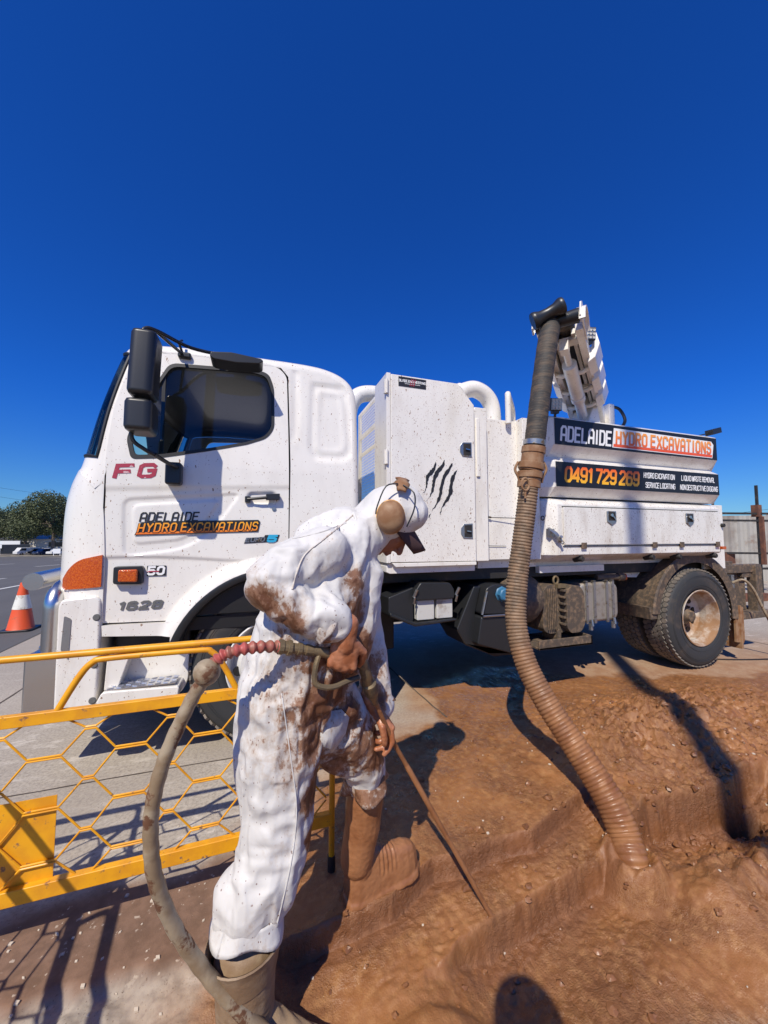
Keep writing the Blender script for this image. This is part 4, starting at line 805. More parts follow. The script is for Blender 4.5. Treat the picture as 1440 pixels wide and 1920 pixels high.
# ================================================================ GROUND
def gridaxis(lo, hi, step, far, k=1.12):
    a = list(np.arange(lo, hi, step)); s = step; x = a[-1]
    while x < far: s *= k; x += s; a.append(x)
    s = step; x = a[0]; b = []
    while x > -far: s *= k; x -= s; b.append(x)
    return np.array(b[::-1]+a)
xs = gridaxis(-.7, 4.4, .0085, 420); ys = gridaxis(-2.2, .1, .0085, 420); ys = np.sort(np.concatenate([ys[(ys < -1.42) | (ys > -.97)], np.arange(-1.418, -.972, .0048)]))
GX, GY = np.meshgrid(xs, ys, indexing='ij'); gx, gy = GX.ravel(), GY.ravel()
Y1x = [-1, .28, .5, .72, .95, 1.08, 1.25, 1.47, 1.68, 1.88, 2.2, 9]; Y1y = [-1.24, -1.22, -1.20, -1.185, -1.08, -1.105, -1.075, -1.095, -1.03, -.985, -.90, -.9]
Y2x = [-1, .86, .94, 1.2, 1.52, 1.9, 2.2, 2.5, 2.75, 3.0, 9]; Y2y = [-1.5, -1.36, -1.315, -1.285, -1.24, -1.19, -1.12, -1.16, -1.18, -1.12, -1.2]
WETP = [(.12, -6), (.10, -1.3), (.30, -.95), (.62, -.42), (1.0, -.10), (1.60, -.03), (1.68, .62), (2.5, .95), (3.2, .45), (3.9, .1), (5.3, -.25), (9, -1.1), (9, -6)]
FACE = np.zeros(2000000)
def slope(x, y): return -.034*np.clip(np.hypot(x, y)-9, 0, 92)*sstep(-3, -10, x)
def ground(x, y, full=False):
    p = np.stack([x, y, np.zeros_like(x)], 1); near = (np.abs(x-1.9) < 7) & (np.abs(y+1) < 6)
    z = np.zeros_like(x); m = np.zeros((len(x), 4)); q = p[near]; X, Y = q[:, 0], q[:, 1]
    n1 = fbm(q, 2.2, 4); n2 = fbm(q, 9, 4); n3 = fbm(q, 30, 3); rg = fbm(q+5, 14, 4, True); rg2 = fbm(q+9, 38, 3, True)
    wet = sstep(.05, -.06, sdpoly(X+n1*.22+n3*.02, Y+n2*.10+n1*.15, WETP))
    h = np.zeros_like(X)
    d1 = np.interp(X, Y1x, Y1y)-Y+n3*.002+n2*.008; on1 = sstep(.22, .36, X)*sstep(2.1, 1.8, X)
    h -= on1*(.095*sstep(0, .014, d1)+.015*sstep(.03, .22, d1))
    right = sstep(1.9, 2.25, X); d2 = np.interp(X, Y2x, Y2y)-Y+n2*.022+n3*.008; on2 = sstep(.70, 1.12, X)*sstep(3.35, 2.9, X)
    wall = sstep(0, .030+.02*np.abs(n2), d2)
    h -= on2*wall*(.125+right*.10)*(1-.62*sstep(.10, .42, d2))
    h += right*.03*sstep(-.9, -.4, Y)*0
    left = sstep(.95, .6, X); h -= .10*sstep(-1.3, -1.45, Y)*sstep(.2, .45, X)*left*0+.0
    h -= .05*sstep(-1.35, -1.7, Y)*sstep(.5, 1.0, X)
    h += .12*np.exp(-((X-3.15)/1.0)**2-((Y+.62)/.34)**2)*(1+.8*n2)+.035*np.exp(-((X-2.3)/.35)**2-((Y+.75)/.25)**2)
    h -= .22*np.exp(-(((X-2.80)/.10)**2+((Y+1.235)/.055)**2)**2)
    h += right*.05*np.exp(-((Y+1.50)/.13)**2)*(1+1.5*n2)
    ctr = np.exp(-(((X-1.80)/.13)**2+((Y+1.37)/.085)**2)); he = P(1187, 1620, 1.74); rr2 = np.hypot(X-he.x, Y-he.y); h = h+(np.maximum(h, -.105)-h)*sstep(.17, .09, rr2)+.03*np.exp(-((rr2-.095)/.035)**2)*(1+2.5*n2)
    rough = wet*(.25+.75*sstep(-.02, .04, np.abs(h)-.01)+.8*np.exp(-((X-3)/1.3)**2-((Y+.7)/.45)**2)); rough = np.clip(rough, 0, 1.4)
    md = sstep(1.9, 2.5, X)*sstep(-1.9, -1.5, Y); smooth_top = np.exp(-((X-1.15)/.6)**2-((Y+.62)/.38)**2)
    rough *= 1-.88*smooth_top; rough *= .30+.70*sstep(-.12, .22, fbm(q+31, 2.6, 3)+.5*md);  rough *= 1-.55*np.exp(-(d1/.045)**2)*on1
    h += rough*((.006+.014*md)*n1+(.005+.012*md)*n2+(.006+.012*md)*(rg-.25)+(.006+.004*md)*(rg2-.2)+.004*n3)+wet*(.0022*n3+.0016*fbm(q, 75, 2))
    h += wet*.05*n1*sstep(-1.5, -1.9, Y)
    foot = np.exp(-(((X-.33)/.27)**2+((Y+1.48)/.17)**2)**2); h = h*(1-foot)-.135*foot
    pud = np.exp(-(((X-.72)/.16)**2+((Y+1.52)/.06)**2)**2); h = h*(1-.7*pud)-.06*pud
    br = sstep(-1.12, -1.19, Y+n2*.05+n1*.05)*sstep(.18, .05, X+n2*.05); h += br*(-.03+.03*n2+.02*n1)
    h += (1-wet)*.0012*n3
    z[near] = h
    dust = np.clip(sstep(.45+1.5*sstep(1.5, 3, X), -.1, sdpoly(X, Y, WETP)+n1*.35)*1.0, 0, 1)
    dirt = sstep(-.72, -.86, Y+n1*.12+n2*.05)*sstep(.6, .2, X)*(1-br)*sstep(-3, -1.2, X)
    grit = sstep(1.05, 1.5, X+n1*.5)*sstep(-1.72, -1.9, Y+n1*.25)
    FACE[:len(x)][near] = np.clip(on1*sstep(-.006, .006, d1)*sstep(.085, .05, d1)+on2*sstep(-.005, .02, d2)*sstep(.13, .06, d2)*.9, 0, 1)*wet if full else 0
    m[near] = np.stack([wet, dust, np.maximum(dirt, 0), grit], 1)
    z = z+slope(x, y); far = ~near; yard = sstep(5, 9, x[far]); m[far, 1] = 0.0
    return z, m
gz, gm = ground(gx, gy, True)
me = bpy.data.meshes.new('ground'); nx, ny = len(xs), len(ys)
I = np.arange(nx*ny).reshape(nx, ny); F_ = np.stack([I[:-1, :-1], I[1:, :-1], I[1:, 1:], I[:-1, 1:]], -1).reshape(-1, 4)
me.from_pydata(np.stack([gx, gy, gz], 1).tolist(), [], F_.tolist()); me.polygons.foreach_set('use_smooth', [True]*len(F_))
fa_ = me.attributes.new('cutface_shade', 'FLOAT', 'POINT'); fa_.data.foreach_set('value', FACE[:len(gx)].astype(np.float32))
at = me.color_attributes.new('masks', 'FLOAT_COLOR', 'POINT'); at.data.foreach_set('color', gm.ravel().astype(np.float32)); me.update()
m, nt, b, co = newmat('ground_surface'); a = N(nt, 'Attribute', attribute_name='masks'); s = N(nt, 'SeparateColor'); L(nt, a.outputs['Color'], s.inputs[0])
con = mixc(nt, ramp(nt, noise(nt, co, 1.1, 5), .35, .7), (.36, .31, .25), (.45, .395, .32)); con = mixc(nt, ramp(nt, noise(nt, co, 60, 4), .35, .75), con, (.28, .24, .20))
con = mixc(nt, math2(nt, 'MULTIPLY', ramp(nt, noise(nt, scaled(nt, co, (1, 2.2, 1)), 5, 8, .7), .52, .66), math2(nt, 'MULTIPLY', ramp(nt, noise(nt, co, .8, 2), .4, .6), .7)), con, (.62, .56, .48))
speck = noise(nt, co, 130, 3, .6); con = mixc(nt, ramp(nt, speck, .63, .68), con, (.12, .09, .07))
dst = mixc(nt, ramp(nt, noise(nt, co, 7, 7, .65), .38, .62), (.38, .235, .135), (.32, .17, .085)); dst = mixc(nt, ramp(nt, noise(nt, co, 45, 3), .58, .66), dst, (.26, .13, .07))
drt = mixc(nt, ramp(nt, noise(nt, co, 10, 7, .65), .38, .62), (.215, .125, .08), (.15, .085, .052)); drt = mixc(nt, ramp(nt, noise(nt, co, 34, 3), .64, .70), drt, (.42, .33, .25))
wt = mixc(nt, ramp(nt, noise(nt, co, 3.2, 7, .6), .35, .66), (.30, .128, .044), (.215, .086, .029)); wt = mixc(nt, ramp(nt, noise(nt, co, 26, 5, .6), .42, .75), wt, (.365, .175, .066))
grt = mixc(nt, ramp(nt, noise(nt, co, 85, 3, .6), .45, .56), (.22, .12, .065), (.42, .31, .21))
af = N(nt, 'Attribute', attribute_name='cutface_shade'); wt = mixc(nt, af.outputs['Fac'], wt, mixc(nt, ramp(nt, noise(nt, scaled(nt, co, (1, 1, .4)), 22, 5), .4, .7), (.20, .080, .030), (.26, .11, .045))); c = mixc(nt, s.outputs[1], con, dst); c = mixc(nt, s.outputs[2], c, drt); c = mixc(nt, s.outputs[0], c, wt); c = mixc(nt, math2(nt, 'MULTIPLY', a.outputs['Alpha'], ramp(nt, noise(nt, co, 5, 4), .36, .56)), c, grt)  # wet clay on steep cut faces, coloured darker to add shade against the tops
L(nt, c, b.inputs['Base Color'])
wr = ramp2(nt, ramp(nt, noise(nt, co, 8, 6, .6),   .38, .62), .26, .6); mx = N(nt, 'Mix', data_type='FLOAT'); L(nt, s.outputs[0], mx.inputs[0]); mx.inputs[2].default_value = .88; L(nt, wr, mx.inputs[3]); L(nt, mx.outputs[0], b.inputs['Roughness'])
hh = math2(nt, 'ADD', noise(nt, co, 42, 8, .66), math2(nt, 'MULTIPLY', noise(nt, co, 190, 4, .6), .45)); bn = N(nt, 'Bump'); bn.inputs['Distance'].default_value = .012; L(nt, hh, bn.inputs['Height'])
L(nt, math2(nt, 'MULTIPLY', ramp2(nt, s.outputs[0], .22, 1.0), ramp2(nt, ramp(nt, noise(nt, co, 3.3, 4), .38, .6), .35, 1.0)), bn.inputs['Strength']); L(nt, bn.outputs[0], b.inputs['Normal'])
cb_ = N(nt, 'Bump'); cb_.inputs['Distance'].default_value = .045; cb_.inputs['Strength'].default_value = 1; L(nt, math2(nt, 'ADD', noise(nt, co, 95, 4, .6), hh), cb_.inputs['Height']); L(nt, cb_.outputs[0], b.inputs['Coat Normal']); b.inputs['Coat Roughness'].default_value = .12; L(nt, math2(nt, 'MULTIPLY', s.outputs[0], math2(nt, 'MULTIPLY', ramp(nt, noise(nt, co, 6, 5, .6), .40, .58), .32)), b.inputs['Coat Weight'])
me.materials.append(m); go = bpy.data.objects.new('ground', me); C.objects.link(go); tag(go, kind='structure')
def gh(x, y): return float(ground(np.array([float(x)]), np.array([float(y)]))[0][0])
rc = random.Random(21); mb = MB(); cnt_ = 0
while cnt_ < 620:
    if rc.random() < .62: x, y = rc.gauss(3.0, .75), rc.gauss(-.75, .30)
    else: x, y = rc.uniform(.45, 3.6), rc.choice((-1.15, -1.30, -1.55, -1.2))+rc.gauss(0, .12)
    if not (.4 < x < 4.6 and -2.1 < y < .05) or math.hypot(x-.8, y+1.1) < .22: continue
    cnt_ += 1; r = rc.choice((.005, .006, .008, .010, .014))*(.7+.7*rc.random()); c = Vector((x, y, gh(x, y)+r*.25)); vs = []; n_ = 7
    for i in range(5):
        th = PI*i/4
        for k in range(n_): a = 2*PI*k/n_+i*.4; q = r*(.65+.7*rc.random()); vs.append(c+Vector((q*1.3*math.sin(th)*math.cos(a), q*math.sin(th)*math.sin(a), q*.75*math.cos(th))))
    mb.add(vs, [(i*n_+k, i*n_+(k+1) % n_, (i+1)*n_+(k+1) % n_, (i+1)*n_+k) for i in range(4) for k in range(n_)], 0, True)
M['clod'] = mat('wet_clods', (.24, .105, .043), .35, col2=(.18, .075, .03), ns=9, bs=.5, bsc=90); o = mb.build('mud_clods', ['clod'], flip=False); tag(o, kind='stuff')
rc = random.Random(4); mb = MB()
for _ in range(170):
    x, y = (rc.uniform(-.6, 4.2), rc.uniform(-2.0, -.5)) if rc.random() < .7 else (rc.uniform(-.8, .2), rc.uniform(-1.4, -.8)); r = rc.choice((.003, .004, .006)); c = Vector((x, y, gh(x, y)+r*.4)); mb.obox(c, Vector((r, rc.uniform(-r, r)*.5, 0)), Vector((rc.uniform(-r, r)*.4, r*.7, r*.2)), Vector((0, 0, r*.6)))
M['stone'] = mat('pale_stone_chips', (.5, .42, .33), .7); o = mb.build('stone_chips', ['stone'], bevel=.0012, flip=False); tag(o, kind='stuff')
# slab joints and cracks
m, nt, b, co = newmat('joint_filler'); b.inputs['Base Color'].default_value = (.10, .075, .055, 1); b.inputs['Roughness'].default_value = .95
mb = MB()
def strip(mb, pts, w):
    pts = smoothpath([Vector((x, y, 0)) for x, y in pts], 8); n = len(pts); vs = []
    for i, p in enumerate(pts):
        t = (pts[min(i+1, n-1)]-pts[max(i-1, 0)]).normalized(); s_ = Vector((-t.y, t.x, 0)); ww = w*(.6+.7*random.random()); j = random.uniform(-.003, .003)
        for k in (-1, 1): q = p+s_*(ww*k+j); vs.append((q.x, q.y, .004+max(0, gh(q.x, q.y))))
    mb.add(vs, [(2*i, 2*i+1, 2*i+3, 2*i+2) for i in range(n-1)])
for pts, w_ in (([(1.56, 1.6), (1.575, 1.04), (1.60, .35), (1.62, .02)], .007), ([(-1.81, -.6), (-1.81, 1.0), (-1.81, 2.6), (-1.80, 7)], .006), ([(-2.75, -.02), (-1.8, 0), (-.6, .0), (.5, -.02)], .004), ([(-2.75, 3.0), (-1.8, 3.0), (-.5, 3.0)], .004), ([(6.5, -3), (6.5, 6)], .006), ([(4, 3), (14, 3.1)], .006), ([(9.6, -3), (9.6, 9)], .006)): strip(mb, pts, w_)
o = mb.build('slab_joints', [m]); tag(o, kind='structure')
# asphalt road
m, nt, b, co = newmat('asphalt'); c = mixc(nt, ramp(nt, noise(nt, co, 90, 4), .35, .7), (.075, .072, .07), (.125, .12, .115)); c = mixc(nt, ramp(nt, noise(nt, scaled(nt, co, (1, .15, 1)), .8, 5), .4, .65), c, (.11, .105, .10)); L(nt, c, b.inputs['Base Color']); b.inputs['Roughness'].default_value = .88; bump(nt, b, noise(nt, co, 200, 3), .4, .006)
mb = MB(); rws = []
for y in np.concatenate([np.arange(-40, 0, 4), np.arange(0, 12, .75), np.arange(12, 130, 4)]): rws.append([(x, y, float(slope(np.array(x), np.array(y)))+.006+.004*max(0, -x-3)**.5) for x in [-2.70+.03*math.sin(y*.9), -3.2, -4, -5, -6, -7, -8, -9, -10, -12, -15, -19, -25, -33, -45, -60, -80, -110, -150]])
mb.loft(rws); road = mb.build('road', [m]); tag(road, kind='structure')
mb = MB()
for x, y0, y1 in ((-6.4, 9.2, 12.6), (-6.4, 17, 20), (-6.4, 2, 5), (-9.7, 14.6, 17.5), (-9.8, 21, 24), (-13, 19, 22), (-6.4, -5, -2), (-9.7, 6, 9), (-16, 34, 38), (-20, 48, 53), (-28, 66, 72), (-24, 44, 48)):
    w_ = .06+.002*y0; q = [(x-w_, y0), (x+w_, y0), (x+w_, y1), (x-w_, y1)]; mb.add([(a_, b_, float(slope(np.array(a_), np.array(b_)))+.012+.004*max(0, -a_-3)**.5) for a_, b_ in q], [(0, 1, 2, 3)])
tag(mb.build('lane_markings', ['conew']), kind='structure')
def fpt(px, d, z=-2.98): p = P(px, 1006, d); return (p.x, p.y, z)
mb = MB(); n_ = 14; nr = [fpt(-500+80*k, 84+1.5*math.sin(k), -2.98) for k in range(n_)]; lo2 = [(a_, b_, -3.6) for a_, b_, c_ in nr]; fr_ = [fpt(-500+80*k, 260, -2.2) for k in range(n_)]; mb.loft([lo2, nr, fr_])
M['verge'] = mat('dry_verge', (.17, .15, .12), .9, col2=(.25, .22, .17), ns=.8); tag(mb.build('far_verge', ['verge']), kind='structure')
# ================================================================ FUSED FORMS (bodies, cloth, mud)
def capsule(mb, a, ra, b, rb, n=14):
    a, b = Vector(a), Vector(b); d = b-a; l = d.length; t = d/l if l > 1e-6 else Vector((0, 0, 1)); pts, rs = [], []
    for k in range(5): g = PI/2*(1-k/5); pts.append(a-t*ra*math.sin(g)); rs.append(max(ra*math.cos(g), .0004))
    pts.append(a); rs.append(ra); pts.append(b); rs.append(rb)
    for k in range(1, 6): g = PI/2*k/5; pts.append(b+t*rb*math.sin(g)); rs.append(max(rb*math.cos(g), .0004))
    return mb.tube(pts, rs, n)
def ellipsoid(mb, c, X, Y, Z, n=20):
    c = Vector(c); vs = []; m_ = n//2
    for i in range(m_+1):
        th = PI*i/m_
        for k in range(n): ph = 2*PI*k/n; vs.append(c+X*math.sin(th)*math.cos(ph)+Y*math.sin(th)*math.sin(ph)+Z*math.cos(th))
    return mb.add(vs, [(i*n+k, i*n+(k+1) % n, (i+1)*n+(k+1) % n, (i+1)*n+k) for i in range(m_) for k in range(n)], 0, True)
def chain(mb, pts, n=14):
    for (a, ra), (b, rb) in zip(pts, pts[1:]): capsule(mb, a, ra, b, rb, n)
def fuse(mb, name, mats, voxel, smooth, parent=None, base=None, disp=None, attr=None, sf=.5, cut=None):
    weld(mb); me = bpy.data.meshes.new(name); me.from_pydata([Vector(v) for v in mb.v], [], [tuple(dict.fromkeys(f)) for f in mb.f if len(set(f)) > 2]); me.update()
    o = bpy.data.objects.new(name, me); C.objects.link(o)
    r = o.modifiers.new('r', 'REMESH'); r.mode = 'VOXEL'; r.voxel_size = voxel
    if smooth: s_ = o.modifiers.new('s', 'SMOOTH'); s_.factor = sf; s_.iterations = smooth
    dg = bpy.context.evaluated_depsgraph_get(); ev = o.evaluated_get(dg); nm = bpy.data.meshes.new_from_object(ev); o.modifiers.clear(); o.data = nm; bpy.data.meshes.remove(me)
    n = len(nm.vertices); co = np.empty(n*3, np.float32); nm.vertices.foreach_get('co', co); co = co.reshape(-1, 3).astype(float)
    no = np.empty(n*3, np.float32); nm.vertex_normals.foreach_get('vector', no); no = no.reshape(-1, 3)
    p0 = co.copy()
    if disp is not None: co = co+no*disp(co, no)[:, None]
    if attr is not None:
        v = attr(p0); at = nm.color_attributes.new('mud', 'FLOAT_COLOR', 'POINT'); at.data.foreach_set('color', np.stack([v, v, v, np.ones(n)], 1).ravel().astype(np.float32))
    b_ = Vector(parent['_b']) if parent else Vector(base or (0, 0, 0)); co -= np.array(b_); nm.vertices.foreach_set('co', co.astype(np.float32).ravel())
    nm.polygons.foreach_set('use_smooth', [True]*len(nm.polygons)); nm.materials.clear()
    for q in (mats if isinstance(mats, list) else [mats]): nm.materials.append(M[q])
    nm.update(); nm.name = name; o['_b'] = tuple(b_)
    if parent: o.parent = parent
    else: o.location = b_
    return o
def buckle(o, x0, stretch, n_it=170, lo=-.014, hi=.020, seed=5):
    """relax a garment whose cloth is a little too long for the body under it, so that it buckles into folds"""
    me = o.data; q = np.array([tuple(p.vertices) for p in me.polygons if len(p.vertices) == 4]); e = np.array([tuple(k.vertices) for k in me.edges])
    nE = len(e); e = np.concatenate([e, q[:, [0, 2]], q[:, [1, 3]]]); i, j = e[:, 0], e[:, 1]; n = len(x0)
    no = np.empty(n*3, np.float32); me.vertex_normals.foreach_get('vector', no); no = no.reshape(-1, 3).astype(float)
    mid = (x0[i]+x0[j])/2; rest = np.linalg.norm(x0[i]-x0[j], axis=1)*stretch(mid, x0[i]-x0[j]); k = np.where(np.arange(len(e)) < nE, 1., .45); cnt = np.bincount(i, k, n)+np.bincount(j, k, n)+1e-9
    deg = np.bincount(e[:nE, 0], minlength=n)+np.bincount(e[:nE, 1], minlength=n)+1e-9; a_, b_ = e[:nE, 0], e[:nE, 1]
    x = x0+no*(.008*perlin(x0*np.array([9, 9, 3.2])+seed)+.003*perlin(x0*20+seed))[:, None]
    for it in range(n_it):
        d = x[j]-x[i]; l = np.linalg.norm(d, axis=1)+1e-9; c = d*((l-rest)/l*.5*k)[:, None]; dx = np.stack([np.bincount(i, c[:, t], n)-np.bincount(j, c[:, t], n) for t in range(3)], 1)/cnt[:, None]
        x = x+dx*2.6
        if it % 2 == 0 and it < n_it-3: lap = np.stack([np.bincount(a_, x[b_, t], n)+np.bincount(b_, x[a_, t], n) for t in range(3)], 1)/deg[:, None]-x; x = x+lap*.20
        dl = x-x0; h = (dl*no).sum(1); tg = dl-no*h[:, None]; tl = np.linalg.norm(tg, axis=1)+1e-9; x = x0+no*np.clip(h, lo, hi)[:, None]+tg*np.minimum(1, .024/tl)[:, None]
    return x
# muddy coverall fabric
m, nt, b, co = newmat('white_coverall'); a = N(nt, 'Attribute', attribute_name='mud')
n1_ = noise(nt, co, 19, 10, .74, .8); nf = noise(nt, scaled(nt, co, (1, 1, .6)), 70, 4, .6)
lvl = math2(nt, 'ADD', math2(nt, 'MULTIPLY', n1_, .62), math2(nt, 'MULTIPLY', nf, .38)); x_ = math2(nt, 'ADD', lvl, math2(nt, 'MULTIPLY', math2(nt, 'SUBTRACT', a.outputs['Fac'], .47), .62))
stain = ramp(nt, x_, .40, .60); thick = ramp(nt, x_, .56, .66); heavy = ramp(nt, x_, .69, .78)
base = mixc(nt, ramp(nt, noise(nt, co, 5, 3), .3, .7), (.64, .62, .59), (.585, .565, .535))
c = mixc(nt, math2(nt, 'MULTIPLY', stain, .55), base, (.42, .31, .22)); c = mixc(nt, math2(nt, 'MULTIPLY', thick, .92), c, (.22, .10, .05)); c = mixc(nt, heavy, c, (.13, .055, .028))
v = N(nt, 'TexVoronoi'); v.inputs['Scale'].default_value = 85; L(nt, co, v.inputs['Vector']); sp_ = N(nt, 'SeparateColor'); L(nt, v.outputs['Color'], sp_.inputs[0])
v2 = N(nt, 'TexVoronoi'); v2.inputs['Scale'].default_value = 190; L(nt, scaled(nt, co, (1, 1, .6)), v2.inputs['Vector']); sp2 = N(nt, 'SeparateColor'); L(nt, v2.outputs['Color'], sp2.inputs[0])
dots = math2(nt, 'MAXIMUM', math2(nt, 'MULTIPLY', ramp(nt, v.outputs['Distance'], .26, .16), ramp(nt, sp_.outputs[0], .88, .91)), math2(nt, 'MULTIPLY', ramp(nt, v2.outputs['Distance'], .34, .2), ramp(nt, sp2.outputs[0], .93, .95))); c = mixc(nt, math2(nt, 'MULTIPLY', dots, ramp(nt, noise(nt, co, 6, 2), .42, .58)), c, (.17, .08, .06))
L(nt, c, b.inputs['Base Color']); L(nt, ramp2(nt, thick, .62, .42), b.inputs['Roughness']); b.inputs['Specular IOR Level'].default_value = .3
cr = N(nt, 'TexVoronoi'); cr.feature = 'SMOOTH_F1'; cr.inputs['Scale'].default_value = 24; cr.inputs['Smoothness'].default_value = .06; wv = N(nt, 'VectorMath', operation='ADD'); L(nt, co, wv.inputs[0]); nn_ = N(nt, 'TexNoise'); nn_.inputs['Scale'].default_value = 9; L(nt, co, nn_.inputs['Vector']); ws_ = N(nt, 'VectorMath', operation='SCALE'); L(nt, nn_.outputs['Color'], ws_.inputs[0]); ws_.inputs['Scale'].default_value = .12; L(nt, ws_.outputs[0], wv.inputs[1]); L(nt, wv.outputs[0], cr.inputs['Vector'])
cq = math2(nt, 'MULTIPLY', cr.outputs['Distance'], cr.outputs['Distance']); bump(nt, b, math2(nt, 'ADD', math2(nt, 'MULTIPLY', cq, .9), math2(nt, 'MULTIPLY', noise(nt, co, 60, 5, .65), .10)), .30, .010)
def creases(sc_, wd, st):
    nz = noise(nt, scaled(nt, co, st), sc_, 1, .5, .25); return ramp(nt, math2(nt, 'ABSOLUTE', math2(nt, 'SUBTRACT', nz, .5), 0), wd, 0)
hx = math2(nt, 'ADD', math2(nt, 'MULTIPLY', cq, .35), math2(nt, 'ADD', math2(nt, 'MULTIPLY', creases(5, .075, (1, 1, .28)), .55), math2(nt, 'MULTIPLY', creases(11, .09, (1, 1, .5)), .22)))
hx = math2(nt, 'ADD', hx, math2(nt, 'MULTIPLY', noise(nt, co, 45, 4, .6), .12)); bump(nt, b, hx, .55, .010); M['suit'] = m
M['boot'] = mat('mud_caked_boot', (.30, .21, .13), .6, col2=(.22, .14, .08), ns=10, dirt=(.40, .30, .2), dn=7, dlo=.5, dhi=.75, bs=.5, bsc=60, bd=.004)
M['bootwet'] = mat('wet_mud_boot', (.34, .15, .065), .38, col2=(.25, .1, .04), ns=9, bs=.5, bsc=60, bd=.004)
def flex(bl):                          # mud amount field from soft blobs
    def f(p):
        v = np.zeros(len(p))
        for c_, r_, s_ in bl: v = np.maximum(v, s_*np.exp(-((p-np.array(c_))**2).sum(1)/(r_*r_)))
        return v
    return f
def hand(name, wrist, d, back, curls, mats, parent, sc_=1., thumb=1, thc=.5, fore=None):
    """palm, four bent fingers and a thumb; back = outward normal of the back of the hand"""
    d = Vector(d).normalized(); back = Vector(back); back = (back-d*back.dot(d)).normalized(); wd = d.cross(back)
    w_ = Vector(wrist); mb = MB(); s = sc_
    ellipsoid(mb, w_+d*.052*s, d*.056*s, wd*.043*s, back*.018*s); ellipsoid(mb, w_+d*.075*s, d*.028*s, wd*.045*s, back*.016*s)
    capsule(mb, w_-d*.03*s, .030*s, w_+d*.03*s, .028*s)
    for k in range(4):
        off = (1.5-k)*.0215*s*thumb; ln = (.95, 1.06, 1.0, .80)[k]*s; p = w_+d*(.092-.004*abs(k-1.2))*s+wd*off; dirn = d.copy(); r = .0105*s; c0 = curls[k]
        capsule(mb, w_+d*.04*s+wd*off*.7, r*1.05, p+back*.004, r*1.1)
        for j, (l_, cf) in enumerate(((.042, c0), (.027, c0*1.15), (.021, c0*.7))):
            dirn = (Matrix.Rotation(cf, 3, wd) @ dirn).normalized() if (Matrix.Rotation(cf, 3, wd) @ d).dot(back) < 0 else (Matrix.Rotation(-cf, 3, wd) @ dirn).normalized()
            q = p+dirn*l_*ln; capsule(mb, p, r, q, r*.93, 12); r *= .93; p = q
    tb_ = w_+d*.022*s+wd*.034*s*thumb-back*.004; t1 = (d*.75+wd*.6*thumb-back*.35).normalized(); q = tb_+t1*.042*s; capsule(mb, w_+d*.02*s+wd*.015*s*thumb, .019*s, q, .0125*s)
    t2 = (d*.95+wd*(.25-thc)*thumb-back*.45).normalized(); q2 = q+t2*.033*s; capsule(mb, q, .0125*s, q2, .0115*s); t3 = (d*.9+wd*(-thc)*thumb-back*.6).normalized(); capsule(mb, q2, .0115*s, q2+t3*.022*s, .0095*s)
    if fore is not None: capsule(mb, Vector(fore), .042*s, w_, .030*s)
    return mb
# ================================================================ WORKER
Hc = P(738, 968, 1.47); hu = (RT*.8+UP*.6).normalized(); hf = (RT*.6-UP*.8+FW*.05).normalized(); hu = (hu-hf*hu.dot(hf)).normalized(); hsd = hu.cross(hf); hsd = hsd if hsd.dot(FW) < 0 else -hsd
def HP(u, f, s=0): return Hc+hu*u+hf*f+hsd*s
wb = (.33, -1.33, 0)
mb = MB()                              # one continuous body: head, neck, trunk, limbs, hands
ellipsoid(mb, HP(.0, -.005), hu*.115, hf*.092, hsd*.075); ellipsoid(mb, HP(-.055, .035), hu*.095, hf*.075, hsd*.062); capsule(mb, HP(-.135, .05, -.015), .026, HP(-.135, .05, .015), .026)
capsule(mb, HP(-.02, .098), .010, HP(-.068, .128), .0125); capsule(mb, HP(-.074, .112, -.014), .008, HP(-.074, .112, .014), .008); capsule(mb, HP(.004, .088, -.035), .013, HP(.004, .088, .035), .013); ellipsoid(mb, HP(-.098, .104), hu*.007, hf*.010, hsd*.024); ellipsoid(mb, HP(-.112, .101), hu*.008, hf*.010, hsd*.02)
for s_ in (-1, 1): ellipsoid(mb, HP(-.035, .075, s_*.04), hu*.022, hf*.02, hsd*.02); ellipsoid(mb, HP(-.02, -.01, s_*.078), hu*.03, hf*.018, hsd*.01); capsule(mb, HP(-.10, .04, s_*.045), .02, HP(-.13, .07, s_*.012), .018)
chain(mb, [(HP(-.06, -.02), .06), (P(690, 995, 1.44), .058), (P(650, 1030, 1.40), .09), (P(610, 1085, 1.32), .13), (P(580, 1180, 1.28), .125), (P(552, 1265, 1.27), .13)])
RH_w, RH_d = P(650, 1190, 1.135), (P(640, 1255, 1.135)-P(650, 1190, 1.135)); LH_w, LH_d = P(700, 1322, 1.385), (P(738, 1372, 1.385)-P(700, 1322, 1.385))
chain(mb, [(P(595, 1040, 1.20), .055), (P(508, 1095, 1.12), .048), (P(590, 1155, 1.13), .042), (RH_w, .031)]); chain(mb, [(P(660, 1050, 1.48), .055), (P(678, 1190, 1.50), .045), (LH_w, .030)])
chain(mb, [(P(535, 1290, 1.23), .09), (P(515, 1560, 1.15), .06), (P(462, 1850, 1.09), .045)]); chain(mb, [(P(585, 1300, 1.33), .09), (P(685, 1430, 1.45), .06), (P(672, 1620, 1.46), .045)])
HS = -1
h1 = hand('h', RH_w, RH_d, -FW*.9+RT*.15-UP*.1, (.85, .95, 1.0, 1.0), None, None, 1.08, thumb=HS, thc=.2); mb.add(h1.v, h1.f, 0, True)
h2 = hand('h', LH_w, LH_d, RT*.65+UP*.55+FW*.25, (.55, .75, .85, .95), None, None, 1.08, thumb=1, thc=.3); mb.add(h2.v, h2.f, 0, True)
def skd(p, n): return .0016*fbm(p, 60, 3)+.0011*fbm(p, 150, 2)
worker = fuse(mb, 'person', ['skin', 'skinmud'], .0042, 2, base=wb, disp=skd)
